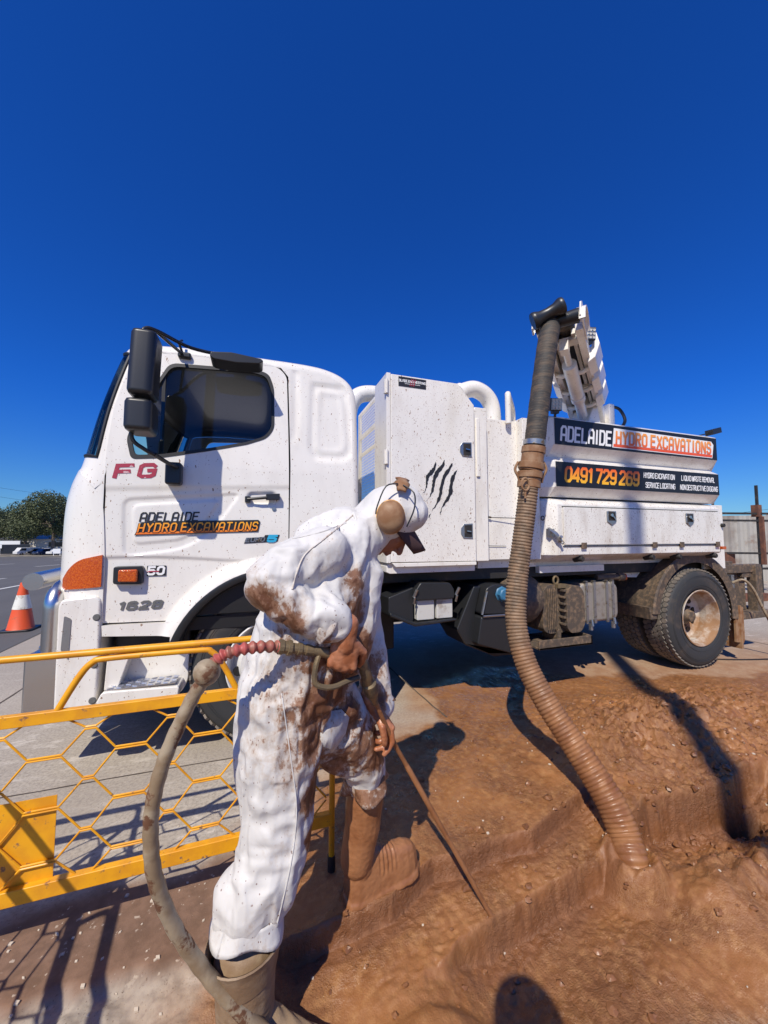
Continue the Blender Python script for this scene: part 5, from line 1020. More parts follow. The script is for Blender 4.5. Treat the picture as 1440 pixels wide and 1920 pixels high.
tag(worker, 'stooping worker in a mud-stained white hooded coverall, cap, earmuffs and gumboots, holding a water lance', 'person')
co_ = np.empty(len(worker.data.vertices)*3, np.float32); worker.data.vertices.foreach_get('co', co_); co_ = co_.reshape(-1, 3)+np.array(wb)
dh = np.minimum(np.linalg.norm(co_-np.array(RH_w+RH_d.normalized()*.06), axis=1), np.linalg.norm(co_-np.array(LH_w+LH_d.normalized()*.06), axis=1))
for pl in worker.data.polygons:
    if dh[pl.vertices[0]] < .2: pl.material_index = 1
# eyes and lashes are under the brim, still modelled
mb = MB()
for s_ in (-1, 1): ellipsoid(mb, HP(-.026, .083, s_*.032), hu*.011, hf*.011, hsd*.012, 12)
mb.build('eye', ['battery'], worker)
# coverall
mb = MB()
chain(mb, [(P(552, 1285, 1.27), .178), (P(566, 1205, 1.27), .160), (P(590, 1120, 1.29), .165), (P(622, 1062, 1.34), .146), (P(655, 1018, 1.39), .118), (P(688, 992, 1.43), .092)], 20)
ellipsoid(mb, HP(.005, -.015), hu*.128, hf*.108, hsd*.10); ellipsoid(mb, HP(.06, .035), hu*.066, hf*.062, hsd*.088); capsule(mb, HP(-.01, -.035), .098, HP(-.115, -.035), .082); capsule(mb, HP(-.06, .0, .03), .06, HP(-.115, .018, .03), .05)
capsule(mb, P(690, 1075, 1.36), .055, P(672, 1160, 1.34), .07); capsule(mb, P(672, 1160, 1.34), .07, P(650, 1240, 1.32), .07); capsule(mb, P(700, 1060, 1.40), .03, P(705, 1098, 1.38), .018); capsule(mb, P(600, 1020, 1.36), .10, P(640, 990, 1.40), .09)
chain(mb, [(P(605, 1035, 1.22), .086), (P(552, 1062, 1.17), .083), (P(512, 1090, 1.12), .072)], 18)
capsule(mb, P(508, 1098, 1.115), .070, P(560, 1140, 1.12), .058); capsule(mb, P(560, 1140, 1.12), .058, P(622, 1168, 1.135), .056); capsule(mb, P(600, 1150, 1.13), .060, P(618, 1158, 1.135), .064)
capsule(mb, P(665, 1060, 1.47), .085, P(688, 1180, 1.49), .066); capsule(mb, P(688, 1180, 1.49), .066, P(706, 1300, 1.43), .050); capsule(mb, P(700, 1285, 1.44), .05, P(710, 1322, 1.42), .052)
chain(mb, [(P(538, 1300, 1.235), .162), (P(528, 1400, 1.20), .143), (P(520, 1500, 1.17), .114), (P(516, 1570, 1.15), .102), (P(498, 1640, 1.12), .094), (P(472, 1692, 1.10), .090)], 20); capsule(mb, P(452, 1670, 1.10), .068, P(450, 1706, 1.095), .070)
chain(mb, [(P(585, 1305, 1.33), .15), (P(640, 1375, 1.39), .118), (P(683, 1430, 1.44), .082), (P(684, 1458, 1.46), .078)], 18)
capsule(mb, P(640, 1330, 1.30), .06, P(640, 1380, 1.30), .03)
AX = [np.array(P(535, 1290, 1.23)), np.array(P(466, 1735, 1.095))]
def suitd(p, n):
    q = p.copy(); w1 = np.stack([perlin(q*5+3), perlin(q*5+31), perlin(q*5+57)], 1)*.085
    axA = np.array((P(622, 1168, 1.135)-P(508, 1095, 1.115)).normalized()); axU = np.array((P(508, 1095, 1.115)-P(605, 1035, 1.22)).normalized()); axT = np.array((P(655, 1018, 1.39)-P(552, 1285, 1.27)).normalized())
    def along(v, ax, k): t = v@ax; return v-np.outer(t, ax)*(1-k)
    def near_seg(a, b, r): a, b = np.array(a), np.array(b); t = np.clip(((p-a)@(b-a))/((b-a)@(b-a)), 0, 1); return np.exp(-(np.linalg.norm(p-a-t[:, None]*(b-a), axis=1)/r)**4)
    mA = near_seg(P(508, 1095, 1.115), P(622, 1168, 1.135), .095)[:, None]; mU = near_seg(P(508, 1095, 1.115), P(605, 1035, 1.20), .10)[:, None]*(1-mA); up_ = sstep(.95, 1.1, p[:, 2])[:, None]*(1-mA)*(1-mU)
    wq = q+w1; R1 = 0; R2 = 0
    for wt_, qq in ((1-mA-mU-up_, wq*np.array([1, 1, .30])), (mA, along(wq, axA, .3)), (mU, along(wq, axU, .3)), (up_, along(wq, axT, .36))):
        R1 = R1+wt_[:, 0]*np.clip(1-np.abs(perlin(qq*9.5+3))*2.2, 0, 1)**2; R2 = R2+wt_[:, 0]*np.clip(1-np.abs(perlin(qq*17+43))*2.2, 0, 1)**2
    lg = perlin((q+w1)*np.array([5.5, 5.5, 1.9])+4.0); A1 = worley((q+w1)*np.array([1, 1, .33]), 8.2, 1)[0]; A2 = worley((q+w1*1.3)*np.array([1, 1, .6]), 15, 2)[0]; gate = sstep(-.25, .35, perlin(q*4.5+9))
    z = q[:, 2]; k = np.ones(len(p))
    hem = np.exp(-((p-np.array(P(466, 1745, 1.09)))**2).sum(1)/.11**2)
    cuffs = np.exp(-((p-np.array(P(622, 1165, 1.13)))**2).sum(1)/.07**2)
    hd = np.exp(-((p-np.array(Hc))**2).sum(1)/.16**2)
    k = 1-.62*hd
    seam = 0
    return k*(.014*lg+.007*(R1-.3)+.010*hem*perlin(q*22)+.006*cuffs*perlin(q*30))
el = P(500, 1100, 1.1)
blobs = [(P(495, 1125, 1.06), .075, .95), (P(475, 1075, 1.08), .06, .55), (P(545, 1172, 1.07), .07, .98), (P(605, 1195, 1.09), .06, .8), (P(560, 1150, 1.07), .06, .55), (P(650, 1140, 1.25), .09, 1.15), (P(660, 1090, 1.22), .07, .85), (P(665, 1220, 1.27), .10, 1.15),
         (P(600, 1250, 1.1), .10, .95), (P(540, 1260, 1.07), .10, .75), (P(640, 1290, 1.2), .12, 1.1), (P(560, 1350, 1.05), .13, .82), (P(600, 1400, 1.12), .10, .95), (P(560, 1470, 1.05), .10, .75), (P(590, 1500, 1.13), .07, 1.0), (P(585, 1570, 1.14), .05, 1.1), (P(575, 1640, 1.13), .05, 1.15), (P(560, 1710, 1.11), .055, 1.15), (P(600, 1450, 1.2), .08, 1.2),
         (P(640, 1380, 1.37), .14, 1.25), (P(690, 1400, 1.40), .11, 1.2), (P(650, 1340, 1.27), .09, 1.05), (P(700, 1450, 1.4), .05, .75), (P(690, 1250, 1.40), .12, .75), (P(705, 1310, 1.38), .07, .95), (P(680, 1130, 1.3), .08, .55), (P(470, 1740, 1.02), .06, .40), (P(480, 1400, 1.05), .15, .52), (P(610, 1330, 1.12), .12, 1.1), (P(600, 1480, 1.18), .075, 1.3), (P(598, 1560, 1.18), .07, 1.3), (P(585, 1640, 1.17), .065, 1.3), (P(565, 1700, 1.15), .06, 1.25), (P(540, 1200, 1.08), .12, .64), (P(500, 1300, 1.05), .16, .62), (P(560, 1420, 1.05), .16, .66), (P(530, 1140, 1.06), .08, .72), (P(600, 1050, 1.15), .12, .42), (P(540, 1600, 1.05), .10, .45), (P(520, 1700, 1.05), .08, .42), (P(520, 1020, 1.15), .04, .45)]
suit = fuse(mb, 'coverall', ['suit'], .0135, 3, worker, disp=suitd, attr=flex([(tuple(c_), r_, s_) for c_, r_, s_ in blobs]))
n_ = len(suit.data.vertices); x0_ = np.empty(n_*3, np.float32); suit.data.vertices.foreach_get('co', x0_); x0_ = x0_.reshape(-1, 3).astype(float); off_ = np.array(wb)
def stretchy(m_, d_):
    g = lambda c_, r_: np.exp(-((m_+off_-np.array(c_))**2).sum(1)/r_**2)
    s_ = 1.085+.06*g(P(508, 1095, 1.1), .10)+.06*g(P(560, 1230, 1.15), .14)+.06*g(P(600, 1330, 1.25), .12)+.05*g(P(515, 1560, 1.12), .10)+.05*g(P(600, 1160, 1.12), .08)+.04*g(P(470, 1690, 1.08), .07)
    hd = g(Hc, .17); vert = np.abs(d_[:, 2])/(np.linalg.norm(d_, axis=1)+1e-9)
    return (s_+.03*(1-vert))*(1-hd)+1.035*hd
x1_ = buckle(suit, x0_, stretchy); suit.data.vertices.foreach_set('co', x1_.astype(np.float32).ravel()); suit.data.update()
sv = suit.modifiers.new('sub', 'SUBSURF'); sv.levels = 1; sv.render_levels = 2
# cuff frill and hood collar seam, centre zip flap
def ring(c, axis, r0, r1, h, fr, n=44, seed=0, wob=.12):
    axis = Vector(axis).normalized(); X = axis.orthogonal().normalized(); Y = axis.cross(X); rws = []
    for i in range(7):
        t = i/6; rw = []
        for k in range(n+1):
            a = 2*PI*(k % n)/n; w1 = 1+wob*t*math.sin(a*fr+seed)+wob*.6*t*math.sin(a*(fr*1.7)+2*seed+1); r = (r0+(r1-r0)*t)*w1
            rw.append(Vector(c)+X*math.cos(a)*r+Y*math.sin(a)*r+axis*(h*t*(1+.18*math.sin(a*3+seed))))
        rws.append(rw)
    return rws
def suitattr(o, v):
    at = o.data.color_attributes.new('mud', 'FLOAT_COLOR', 'POINT'); n = len(o.data.vertices); at.data.foreach_set('color', np.tile([v, v, v, 1], n).astype(np.float32))
def solid(o, t):
    md = o.modifiers.new('thick', 'SOLIDIFY'); md.thickness = t; md.offset = 0; return o
mb = MB(); mb.loft(ring(P(604, 1160, 1.133), P(650, 1182, 1.14)-P(606, 1160, 1.133), .060, .066, .036, 4, seed=1, wob=.06)); o = solid(mb.build('sleeve_cuff', ['suit'], suit), .002); suitattr(o, .62)
mb = MB(); mb.loft(ring(P(704, 1300, 1.43), P(716, 1345, 1.41)-P(704, 1300, 1.43), .050, .058, .04, 3, seed=2)); o = solid(mb.build('sleeve_cuff', ['suit'], suit), .002); suitattr(o, .85)
mb = MB(); mb.loft(ring(P(684, 1450, 1.455), UP*-1+RT*.15, .078, .090, .055, 3, seed=4, wob=.16)); o = solid(mb.build('trouser_hem', ['suit'], suit), .002); suitattr(o, .75)
mb = MB(); mb.loft(ring(P(472, 1690, 1.10), P(462, 1760, 1.09)-P(474, 1690, 1.10), .090, .104, .055, 3, seed=7, wob=.07)); o = solid(mb.build('trouser_hem', ['suit'], suit), .002); suitattr(o, .32)
mb = MB(); cn = [HP(-.10+.0, -.135, .0)]
cpts = [P(663, 962, 1.36), P(668, 975, 1.33), P(676, 1000, 1.325), P(684, 1028, 1.34), P(690, 1045, 1.37)]
mb.tube(smoothpath(cpts, 5), .006, 8); o = mb.build('hood_seam', ['suit'], suit); suitattr(o, .1)
mb = MB(); mb.loft([[P(655, 1345, 1.26), P(648, 1375, 1.24), P(632, 1400, 1.22), P(622, 1412, 1.21)], [P(640, 1330, 1.24), P(630, 1360, 1.22), P(622, 1385, 1.20), P(618, 1404, 1.2)], [P(610, 1335, 1.20), P(602, 1360, 1.18), P(600, 1385, 1.165), P(606, 1400, 1.18)]]); o = solid(mb.build('torn_flap', ['suit'], suit), .002); suitattr(o, .45)
# cap brim
mb = MB(); rws = []
for i in range(9):
    t = i/8; rw = []
    for k in range(15):
        a = (k/14-.5)*2; wdt = .078*math.sqrt(max(0, 1-(t*.985)**1.7)); s_ = a*wdt
        rw.append(HP(.034-.014*t-.062*(a*a)*(1-.25*t), .062+.122*t-.020*a*a, s_*1.05))
    rws.append(rw)
mb.loft(rws); o = solid(mb.build('cap_brim', ['cap'], worker), .004)
# earmuffs
mb = MB(); wv_ = (RT*.22+UP*.97).normalized(); wv_ = (wv_-hsd*wv_.dot(hsd)).normalized(); pv = wv_.cross(hsd).normalized(); pv = pv if pv.dot(RT) > 0 else -pv; ec = HP(-.012, -.012, 0)
rw = []
for g in np.linspace(-48, 48, 17):
    a = math.radians(g); c_ = ec+wv_*.150*math.cos(a)+hsd*.135*math.sin(a)+pv*.018; wd = .022+.006*math.cos(g*.2); rw.append([c_-pv*wd, c_-pv*wd*.5+wv_*.004, c_+pv*wd*.5+wv_*.004, c_+pv*wd])
mb.loft(rw); em = solid(mb.build('earmuffs', ['mudcup'], worker), .007)
for s_ in (1, -1):
    cc = ec+hsd*.128*s_; mb = MB(); X_, Y_ = (wv_*.97-pv*.2).normalized(), (pv*.97+wv_*.2).normalized()
    mb.lathe([(.0, .028), (.022, .026), (.040, .018), (.050, .004), (.052, -.012), (.048, -.022)], cc, (Y_, X_*1.2, hsd*s_), 28); mb.build('ear_cup', ['mudcup'], em)
    mb = MB(); mb.lathe([(.05, -.035), (.054, -.028), (.053, -.018), (.045, -.012)], cc, (Y_, X_*1.2, hsd*s_), 28); mb.build('ear_cushion', ['yellow'], em)
    top = ec+wv_*.105+hsd*.11*s_; mb = MB()
    mb.tube(smoothpath([top+pv*.0+wv_*.02-hsd*.02*s_, top-pv*.042+hsd*.008*s_, cc-pv*.057+wv_*.03+hsd*.005*s_, cc-pv*.056-wv_*.0+hsd*.01*s_], 4), .0028, 6); mb.tube(smoothpath([top+wv_*.02+pv*.02-hsd*.02*s_, top+pv*.062+hsd*.008*s_, cc+pv*.075+wv_*.05, cc+pv*.062-wv_*.02+hsd*.01*s_], 4), .0028, 6); mb.build('wire_arm', ['black'], em)
# stitched seams laid on the cloth surface
from mathutils.bvhtree import BVHTree
def seam(pts, r, name='seam', val=.3):
    bv = BVHTree.FromPolygons([v.co+suit_b for v in suit.data.vertices], [tuple(p.vertices) for p in suit.data.polygons]); out = []
    for q in smoothpath([Vector((x, y)) .to_3d() for x, y in pts], 7):
        d = (P(q.x, q.y, 1)-CAM).normalized(); hit = bv.ray_cast(CAM, d)
        if hit[0]: out.append(hit[0]-d*.0008)
    if len(out) > 3: mb = MB(); mb.tube(out, r, 5); o = mb.build(name, ['suit'], suit); suitattr(o, val)
suit_b = Vector(wb)
seam([(664, 964), (640, 985), (606, 1012), (572, 1040), (556, 1075), (548, 1105)], .0032, val=.52); seam([(548, 1010), (600, 998), (650, 980)], .0022); seam([(528, 1300), (545, 1420), (556, 1520), (545, 1620), (520, 1730)], .0022)
# gumboots
gB = gh(.27, -1.42)
mb = MB(); bt = P(461, 1772, 1.09); 
chain(mb, [(bt+Vector((0, 0, -.03)), .088), (P(461, 1860, 1.085), .082), (P(462, 1930, 1.08), .074)], 18); hl = Vector((P(462, 1900, 1.075).x-.01, P(462, 1900, 1.075).y, -.085)); toe = hl+RT*.24-FW*.01; toe.z = -.085
chain(mb, [(P(462, 1930, 1.08), .072), (hl, .055)], 16); chain(mb, [(P(466, 1925, 1.08), .066), (hl+RT*.12+Vector((0, 0, .035)), .058), (toe, .054)], 16); chain(mb, [(hl, .052), (toe, .054)], 14)
def bootd(p, n): return .004*fbm(p, 9, 3)+.0016*np.sin(p[:, 2]*330+5*p[:, 0])*sstep(.10, .02, p[:, 2])*1.3
def bootpd(p, n): return .004*fbm(p, 9, 3)+.0022*fbm(p, 45, 3)
bo = fuse(mb, 'gumboot', ['boot'], .006, 5, worker, disp=bootd)
mb = MB(); mb.loft([[Vector(q)+bt for q in [(r*math.cos(a), r*math.sin(a), z+.008*math.cos(a)) for a in np.linspace(0, 2*PI, 33)]] for r, z in ((.090, -.06), (.101, .0), (.108, .022), (.1105, .026), (.108, .030), (.102, .026), (.098, .0), (.09, -.05))]); mb.build('boot_rim', ['boot'], bo, angle=60)
mb = MB(); k0 = P(684, 1490, 1.46); kn = P(668, 1610, 1.46)
hl2 = Vector((P(668, 1660, 1.46).x+.015, P(668, 1660, 1.46).y, .055)); toe2 = Vector((.80, -1.105, .055)); axd = (toe2-hl2).normalized(); sdv = Vector((-axd.y, axd.x, 0)); ZZ = Vector((0, 0, 1))
chain(mb, [(k0, .074), (P(680, 1545, 1.46), .069), (kn, .062), (hl2+ZZ*.06, .052)], 20)
LF = (toe2-hl2).length/.19
def footloft(secs, zb, gw):
    rws = []
    for t, w_, top in secs:
        rw = []
        for k in range(17):
            a = PI*k/16; rw.append(hl2+axd*t*LF+sdv*(w_+gw)*math.copysign(abs(math.cos(a))**.6, math.cos(a))+ZZ*(zb+(top-zb)*math.sin(a)**.75))
        rws.append(rw+[rw[0]])
    mb.loft(rws); mb.add(rws[0][:-1], [tuple(range(17))]); mb.add(rws[-1][:-1], [tuple(range(16, -1, -1))])
footloft([(-.06, .012, .02), (-.052, .034, .07), (-.02, .044, .11), (.03, .045, .125), (.07, .043, .115), (.11, .046, .092), (.15, .050, .078), (.19, .050, .072), (.225, .042, .058), (.245, .026, .035), (.255, .010, .01)], -.05, 0)
footloft([(-.066, .014, -.03), (-.055, .040, -.03), (-.02, .049, -.03), (.05, .046, -.034), (.10, .050, -.034), (.16, .057, -.03), (.2, .057, -.03), (.235, .046, -.03), (.262, .016, -.03)], -.065, .002)
def boot2d(p, n):
    t = (p-np.array(hl2))@np.array(axd); z = p[:, 2]; ins = sstep(.05, .08, t)*sstep(.16, .135, t)*sstep(.06, .085, z)*sstep(.22, .17, z)
    return .002*fbm(p, 12, 3)+.0018*fbm(p, 55, 3)+.0026*np.sin(t*330)*ins+.004*np.exp(-((p-np.array(k0))**2).sum(1)/.03**2)
fuse(mb, 'gumboot', ['bootwet'], .0042, 4, worker, disp=boot2d)
# ================================================================ WATER LANCE
g0_, g1_ = P(598, 1222, 1.13), P(676, 1236, 1.19)
lance = empty('water_lance', tuple(P(690, 1290, 1.27)), 'long thin muddy water lance with trigger gun, gripped by the stooping worker', 'water lance')
mb = MB(); mb.tube([P(588, 1218, 1.12), P(622, 1226, 1.14), P(660, 1238, 1.18)], .017, 14); mb.tube(smoothpath([P(655, 1225, 1.18), P(676, 1238, 1.2), P(686, 1262, 1.22), P(691, 1285, 1.25)], 4), .019, 14); mb.build('gun_body', ['brass'], lance)
mb = MB(); q = smoothpath([P(598, 1228, 1.12), P(592, 1250, 1.11), P(590, 1276, 1.11), P(600, 1287, 1.115), P(625, 1288, 1.13), P(650, 1278, 1.155), P(672, 1270, 1.19)], 5); mb.tube(q, .0085, 8); mb.build('trigger_guard', ['brass'], lance)
mb = MB(); a_, b_ = P(688, 1268, 1.23), P(703, 1318, 1.285); mb.tube([a_, a_.lerp(b_, .2), a_.lerp(b_, .25), a_.lerp(b_, .6), a_.lerp(b_, .8), b_], [.016, .018, .025, .024, .015, .012], 16); mb.build('lance_coupling', ['brass'], lance)
tip = P(943, 1756, 1.50); mb = MB(); lp = [P(702, 1312, 1.28), P(722, 1362, 1.335), P(758, 1432, 1.40)]
mb.tube([P(702, 1312, 1.28), P(722, 1358, 1.33), P(745, 1405, 1.375), P(762, 1435, 1.395)], .0085, 10); a_ = P(762, 1435, 1.395); mb.tube([a_, a_.lerp(tip, .02), a_.lerp(tip, .3), a_.lerp(tip, .32), tip], [.009, .0105, .0105, .0095, .009], 12); mb.build('lance_tube', ['bootwet'], lance)
# ================================================================ PRESSURE HOSE
ph = empty('pressure_hose', tuple(P(385, 1262, .98)), 'mud-smeared pressure hose with ball stopper and red spiral guard, looping down to the ground', 'hose')
hp = smoothpath([P(398, 1258, .975), P(372, 1290, .97), P(345, 1340, .955), P(308, 1425, .935), P(286, 1510, .925), P(283, 1580, .925), P(292, 1650, .93), P(325, 1735, .955), P(375, 1810, .985), P(430, 1875, 1.0), P(500, 1938, 1.02), P(600, 2000, 1.0), P(760, 2060, .97)], 8)
MB().tube(hp, [.0175+.0008*math.sin(i*1.7) for i in range(len(hp))], 18).build('hose_line', ['phose'], ph)
mb = MB(); ellipsoid(mb, P(388, 1260, .975), RT*.033, UP*.034, FW*.033, 28); fuse(mb, 'ball_stopper', ['phose'], .004, 1, ph, disp=lambda p, n: .002*fbm(p, 30, 2)-.002*sstep(.0025, .0, np.abs((p-np.array(P(388, 1260, .975)))@np.array(RT*.6+UP*.8+FW*.2))))
q = smoothpath([P(402, 1243, .985), P(420, 1228, .99), P(450, 1218, 1.0), P(485, 1213, 1.03), P(520, 1212, 1.07)], 14); mb = MB(); mb.tube(q, [.0145+.0035*math.sin(i*1.05) for i in range(len(q))], 16); mb.build('spiral_guard', ['redguard'], ph)
mb = MB(); a_, b_ = P(518, 1212, 1.068), P(592, 1220, 1.122); T = [0, .05, .06, .16, .17, .27, .28, .36, .37, .52, .53, .62, .63, .72, .73, 1]; R = [.016, .016, .021, .021, .018, .018, .022, .022, .015, .015, .018, .018, .0145, .0145, .017, .015]; mb.tube([a_.lerp(b_, t) for t in T], R, 12); mb.build('hose_coupling', ['brass'], ph, angle=25)
# ================================================================ SUCTION HOSE
sh = empty('suction_hose', (1.85, -1.3, 0), 'thick ribbed suction hose caked in brown mud, hanging from the boom down into the trench', 'suction hose')
top_ = [bq(.35, 0, .12), bq(.7, 0, .12), bq(.90, 0, .11), bq(1.0, 0, .07)]
hang = [P(1027, 640, 2.58), P(1016, 720, 2.54), P(1006, 800, 2.50)]
tp_ = smoothpath(top_+[P(1033, 606, 2.68)+FW*.02, P(1031, 618, 2.62)]+hang+[P(1001, 850, 2.49)], 8)
R = [.078 if i < len(tp_)-30 else .078 for i in range(len(tp_))]
def resample(pts, st):
    out = [pts[0]]; acc = 0
    for a, b in zip(pts, pts[1:]):
        d = (b-a).length
        while acc+d >= st:
            t = (st-acc)/d; a = a.lerp(b, t); out.append(a); d = (b-a).length; acc = 0
        acc += d
    return out
tr = resample(tp_, .006); MB().tube(tr, [.0655+.0012*math.sin(i*2*PI/3.0)+.0008*math.sin(i*.37) for i in range(len(tr))], 32).build('rubber_section', ['hoserubber'], sh)
mb = MB(); cp = [P(x_, y_, 2.48) for x_, y_ in ((1001, 838), (999.5, 850), (997, 868), (995, 880), (994, 884), (993, 896), (992, 902), (991, 914))]
mb.tube([P(1002.5, 826, 2.485), P(1001.5, 835, 2.485)], .071, 32); mb.build('hose_clamp', ['steel'], sh)
mb = MB()
for (a_, b_, r) in ((0, 1, .076), (1, 2, .071), (2, 3, .083), (3, 4, .075), (4, 5, .079), (5, 6, .070), (6, 7, .074)): mb.tube([cp[a_], cp[b_]], r, 32)
mb.build('coupling', ['corrdry'] if 'corrdry' in M else ['mudcup'], sh, bevel=.003)
for i, s_ in enumerate((1, -1)):
    mb = MB(); a_ = cp[3]+RT*.082*s_; mb.tube(smoothpath([a_+UP*.05, a_+RT*.022*s_, a_-UP*.05, a_-UP*.09-RT*.01*s_], 4), .009, 8); mb.build('coupling_lever', ['mudcup'], sh)
mb = MB(); a_ = P(985, 905, 2.395); mb.tube(smoothpath([a_+Vector((.03*math.sin(t_), 0, .04*math.cos(t_)-.01)) for t_ in np.linspace(0, 2*PI, 9)[:-1]], 3, True), .007, 6, closed=True); mb.tube([a_-UP*.04, a_-UP*.10], .007, 6); mb.build('coupling_lever', ['mudcup'], sh)
bend = smoothpath([P(992, 908, 2.47), P(986, 960, 2.46), P(977, 1030, 2.44), P(969, 1100, 2.41), P(968, 1170, 2.36), P(985, 1240, 2.28), P(1020, 1310, 2.18), P(1062, 1375, 2.08), P(1105, 1440, 1.98), P(1145, 1505, 1.885), P(1170, 1565, 1.81), P(1187, 1620, 1.74), P(1187, 1620, 1.74)+Vector((.012, -.03, -.12)), P(1187, 1620, 1.74)+Vector((.015, -.04, -.26))], 10)
cr_ = resample(bend, .0036); n = len(cr_); k = .0205/.0036
mb = MB(); mb.tube(cr_, [(.0555+.0150*i/n+.0012*math.sin(i*.013)+.0007*math.sin(i*.041))+.0055*(abs(math.sin(PI*i/k))**1.2) for i in range(n)], 36, caps=False); mb.build('ribbed_section', ['corr'], sh)
# ================================================================ BARRIERS
def barrier(base, label, hex_=True, x0=-1.55, x1=.52, plate_=True):
    r = empty('mesh_barrier', base, label, 'barrier', 'yellow mesh barriers beside the excavation'); r['_b'] = (0, -1.0, 0)
    mb = MB(); mb.tube([(x0, -1, .979), (x1, -1, .984)], .0125, 12); mb.build('top_rail', ['yellow'], r)
    mb = MB(); mb.box((x0, -1.012, .755), (x1, -.988, .795)); mb.build('flat_rail', ['yellow'], r, bevel=.003)
    mb = MB(); mb.box((x0, -1.014, .185), (x1, -.986, .235)); mb.build('bottom_rail', ['yellow'], r, bevel=.003)
    for h0 in (-.455, -1.35):
        mb = MB(); mb.tube(smoothpath([(h0, -1.0, .79), (h0+.055, -1, .895), (h0+.095, -1, .945), (h0+.15, -1, .957), (h0+.44, -1, .957), (h0+.49, -1, .945), (h0+.53, -1, .895), (h0+.585, -1, .79)], 5), .0115, 10); mb.build('hoop', ['yellow'], r)
    for x in (x1, x0):
        MB().tube([(x, -1, .03), (x, -1, .984)], .0125, 12).build('post', ['yellow'], r); MB().tube([(x, -1, -.01), (x, -1, .06)], .017, 12).build('foot', ['black'], r)
    mb = MB(); per, lo_, hi_ = .257, 0, .066
    for row in range(-1, 6):
        k = row//2; S0 = .716-.172*k; inv = row % 2; xx = -.533-.257*6; pts = []
        while xx < x1:
            zz = (S0-.076, S0-.076, S0, S0) if not inv else (S0-.084, S0-.084, S0-.164, S0-.164)
            pts += [(xx+a, -1, min(.765, max(.225, z))) for a, z in zip((0, .098, .163, .195), zz) if x0+.01 < xx+a < x1-.012]; xx += per
        if len(pts) > 2:
            fl = []
            for a, b in zip(pts, pts[1:]): fl += [Vector(a), Vector(a).lerp(Vector(b), .06), Vector(a).lerp(Vector(b), .94)]
            mb.tube(fl+[Vector(pts[-1])], .0036, 7)
    for x in (x0, x1): pass
    mb.build('hex_mesh', ['yellow'], r)
    if plate_: MB().box((-.98, -.992, .232), (-.445, -.989, .503)).build('sign_plate', ['yellow'], r)
    return r
b1 = barrier((0, -1.0, 0), 'yellow tubular barrier with hexagonal mesh standing beside the worker')
b2 = barrier((0, -1.0, 0), 'second yellow mesh barrier set at right angles to the one beside the worker'); b2.location = (-.80, -1.62, 0); b2.rotation_euler = (0, 0, PI/2+.12)
# ================================================================ CONE
cn_ = empty('traffic_cone', (-3.10, 4.50, .004), 'orange traffic cone with white collar on the asphalt beside the kerb', 'traffic cone')
mb = MB(); mb.lathe([(.165, .03), (.155, .045), (.108, .32)], cn_.location, 'z', 32); mb.lathe([(.068, .52), (.036, .70), (.028, .705), (0, .70)], cn_.location, 'z', 32); mb.build('cone_body', ['cone'], cn_)
mb = MB(); mb.lathe([(.110, .318), (.112, .32), (.070, .52), (.066, .522)], cn_.location, 'z', 32); mb.build('reflective_collar', ['conew'], cn_)
mb = MB(); q = cn_.location; mb.ext(rounded([(q.x-.19, q.y-.19), (q.x+.19, q.y-.19), (q.x+.19, q.y+.19), (q.x-.19, q.y+.19)], .05), q.z, q.z+.032, 'z'); mb.build('cone_base', ['black'], cn_, bevel=.006)
# ================================================================ POLE behind the camera, whose shadow crosses the truck
pb = Vector((2.794, -1.205, 0))-SUN_TR*6.2
mb = MB(); mb.tube([pb, pb+Vector((0, 0, 6)), pb+Vector((0, 0, 12.5))], [.13, .11, .085], 20); mb.bar(pb+Vector((-.9, 0, 12.0)), pb+Vector((.9, 0, 12.0)), .1, .12)
M['timber'] = mat('weathered_timber', (.16, .13, .1), .85, col2=(.24, .2, .16), ns=20, streak=(1, 1, .1), bs=.3); o = mb.build('utility_pole', ['timber'], base=tuple(pb)); tag(o, 'tall weathered timber utility pole with crossarm standing behind the photographer', 'utility pole')
# ================================================================ PHOTOGRAPHER
pc = (.05, -2.92, 0); mb = MB()
def Q(x, y, z): return Vector((pc[0], pc[1], 0))+Vector((x*RT.x+y*FW.x, x*RT.y+y*FW.y, z))
ellipsoid(mb, Q(0.02, .06, 1.60), RT*.085, Vector((FW.x, FW.y, 0))*.10, Vector((0, 0, .125))); ellipsoid(mb, Q(0.02, .05, 1.655), RT*.118, Vector((FW.x, FW.y, 0))*.135, Vector((0, 0, .088))); capsule(mb, Q(0, .0, 1.40), .06, Q(0.01, .04, 1.52), .055)
chain(mb, [(Q(-.15, -.05, 1.36), .07), (Q(.15, -.05, 1.36), .07)]); chain(mb, [(Q(0, -.05, 1.30), .15), (Q(0, -.06, 1.05), .14), (Q(0, -.08, .92), .15)])
for s_ in (-1, 1):
    chain(mb, [(Q(s_*.19, -.05, 1.36), .06), (Q(s_*.24, -.02, 1.12), .05), (Q(s_*.11, .16, 1.28), .034), (Q(s_*.09, .18, 1.33), .02)]); chain(mb, [(Q(s_*.09, -.08, .9), .09), (Q(s_*.11, -.06, .48), .065), (Q(s_*.12, -.1, .09), .045), (Q(s_*.12, .08, .04), .04)])
    ellipsoid(mb, Q(s_*.10, .06, 1.60), RT*.012, Vector((FW.x, FW.y, 0))*.02, Vector((0, 0, .032))); h_ = hand('h', Q(s_*.11, .16, 1.28), Vector((-s_*.2*RT.x+FW.x*.1, -s_*.2*RT.y+FW.y*.1, .9)), Vector((FW.x, FW.y, 0)), (.5, .5, .5, .5), None, None, .8, thumb=-s_); mb.add(h_.v, h_.f, 0, True)
capsule(mb, Q(.02, .165, 1.59), .012, Q(.02, .175, 1.575), .015)
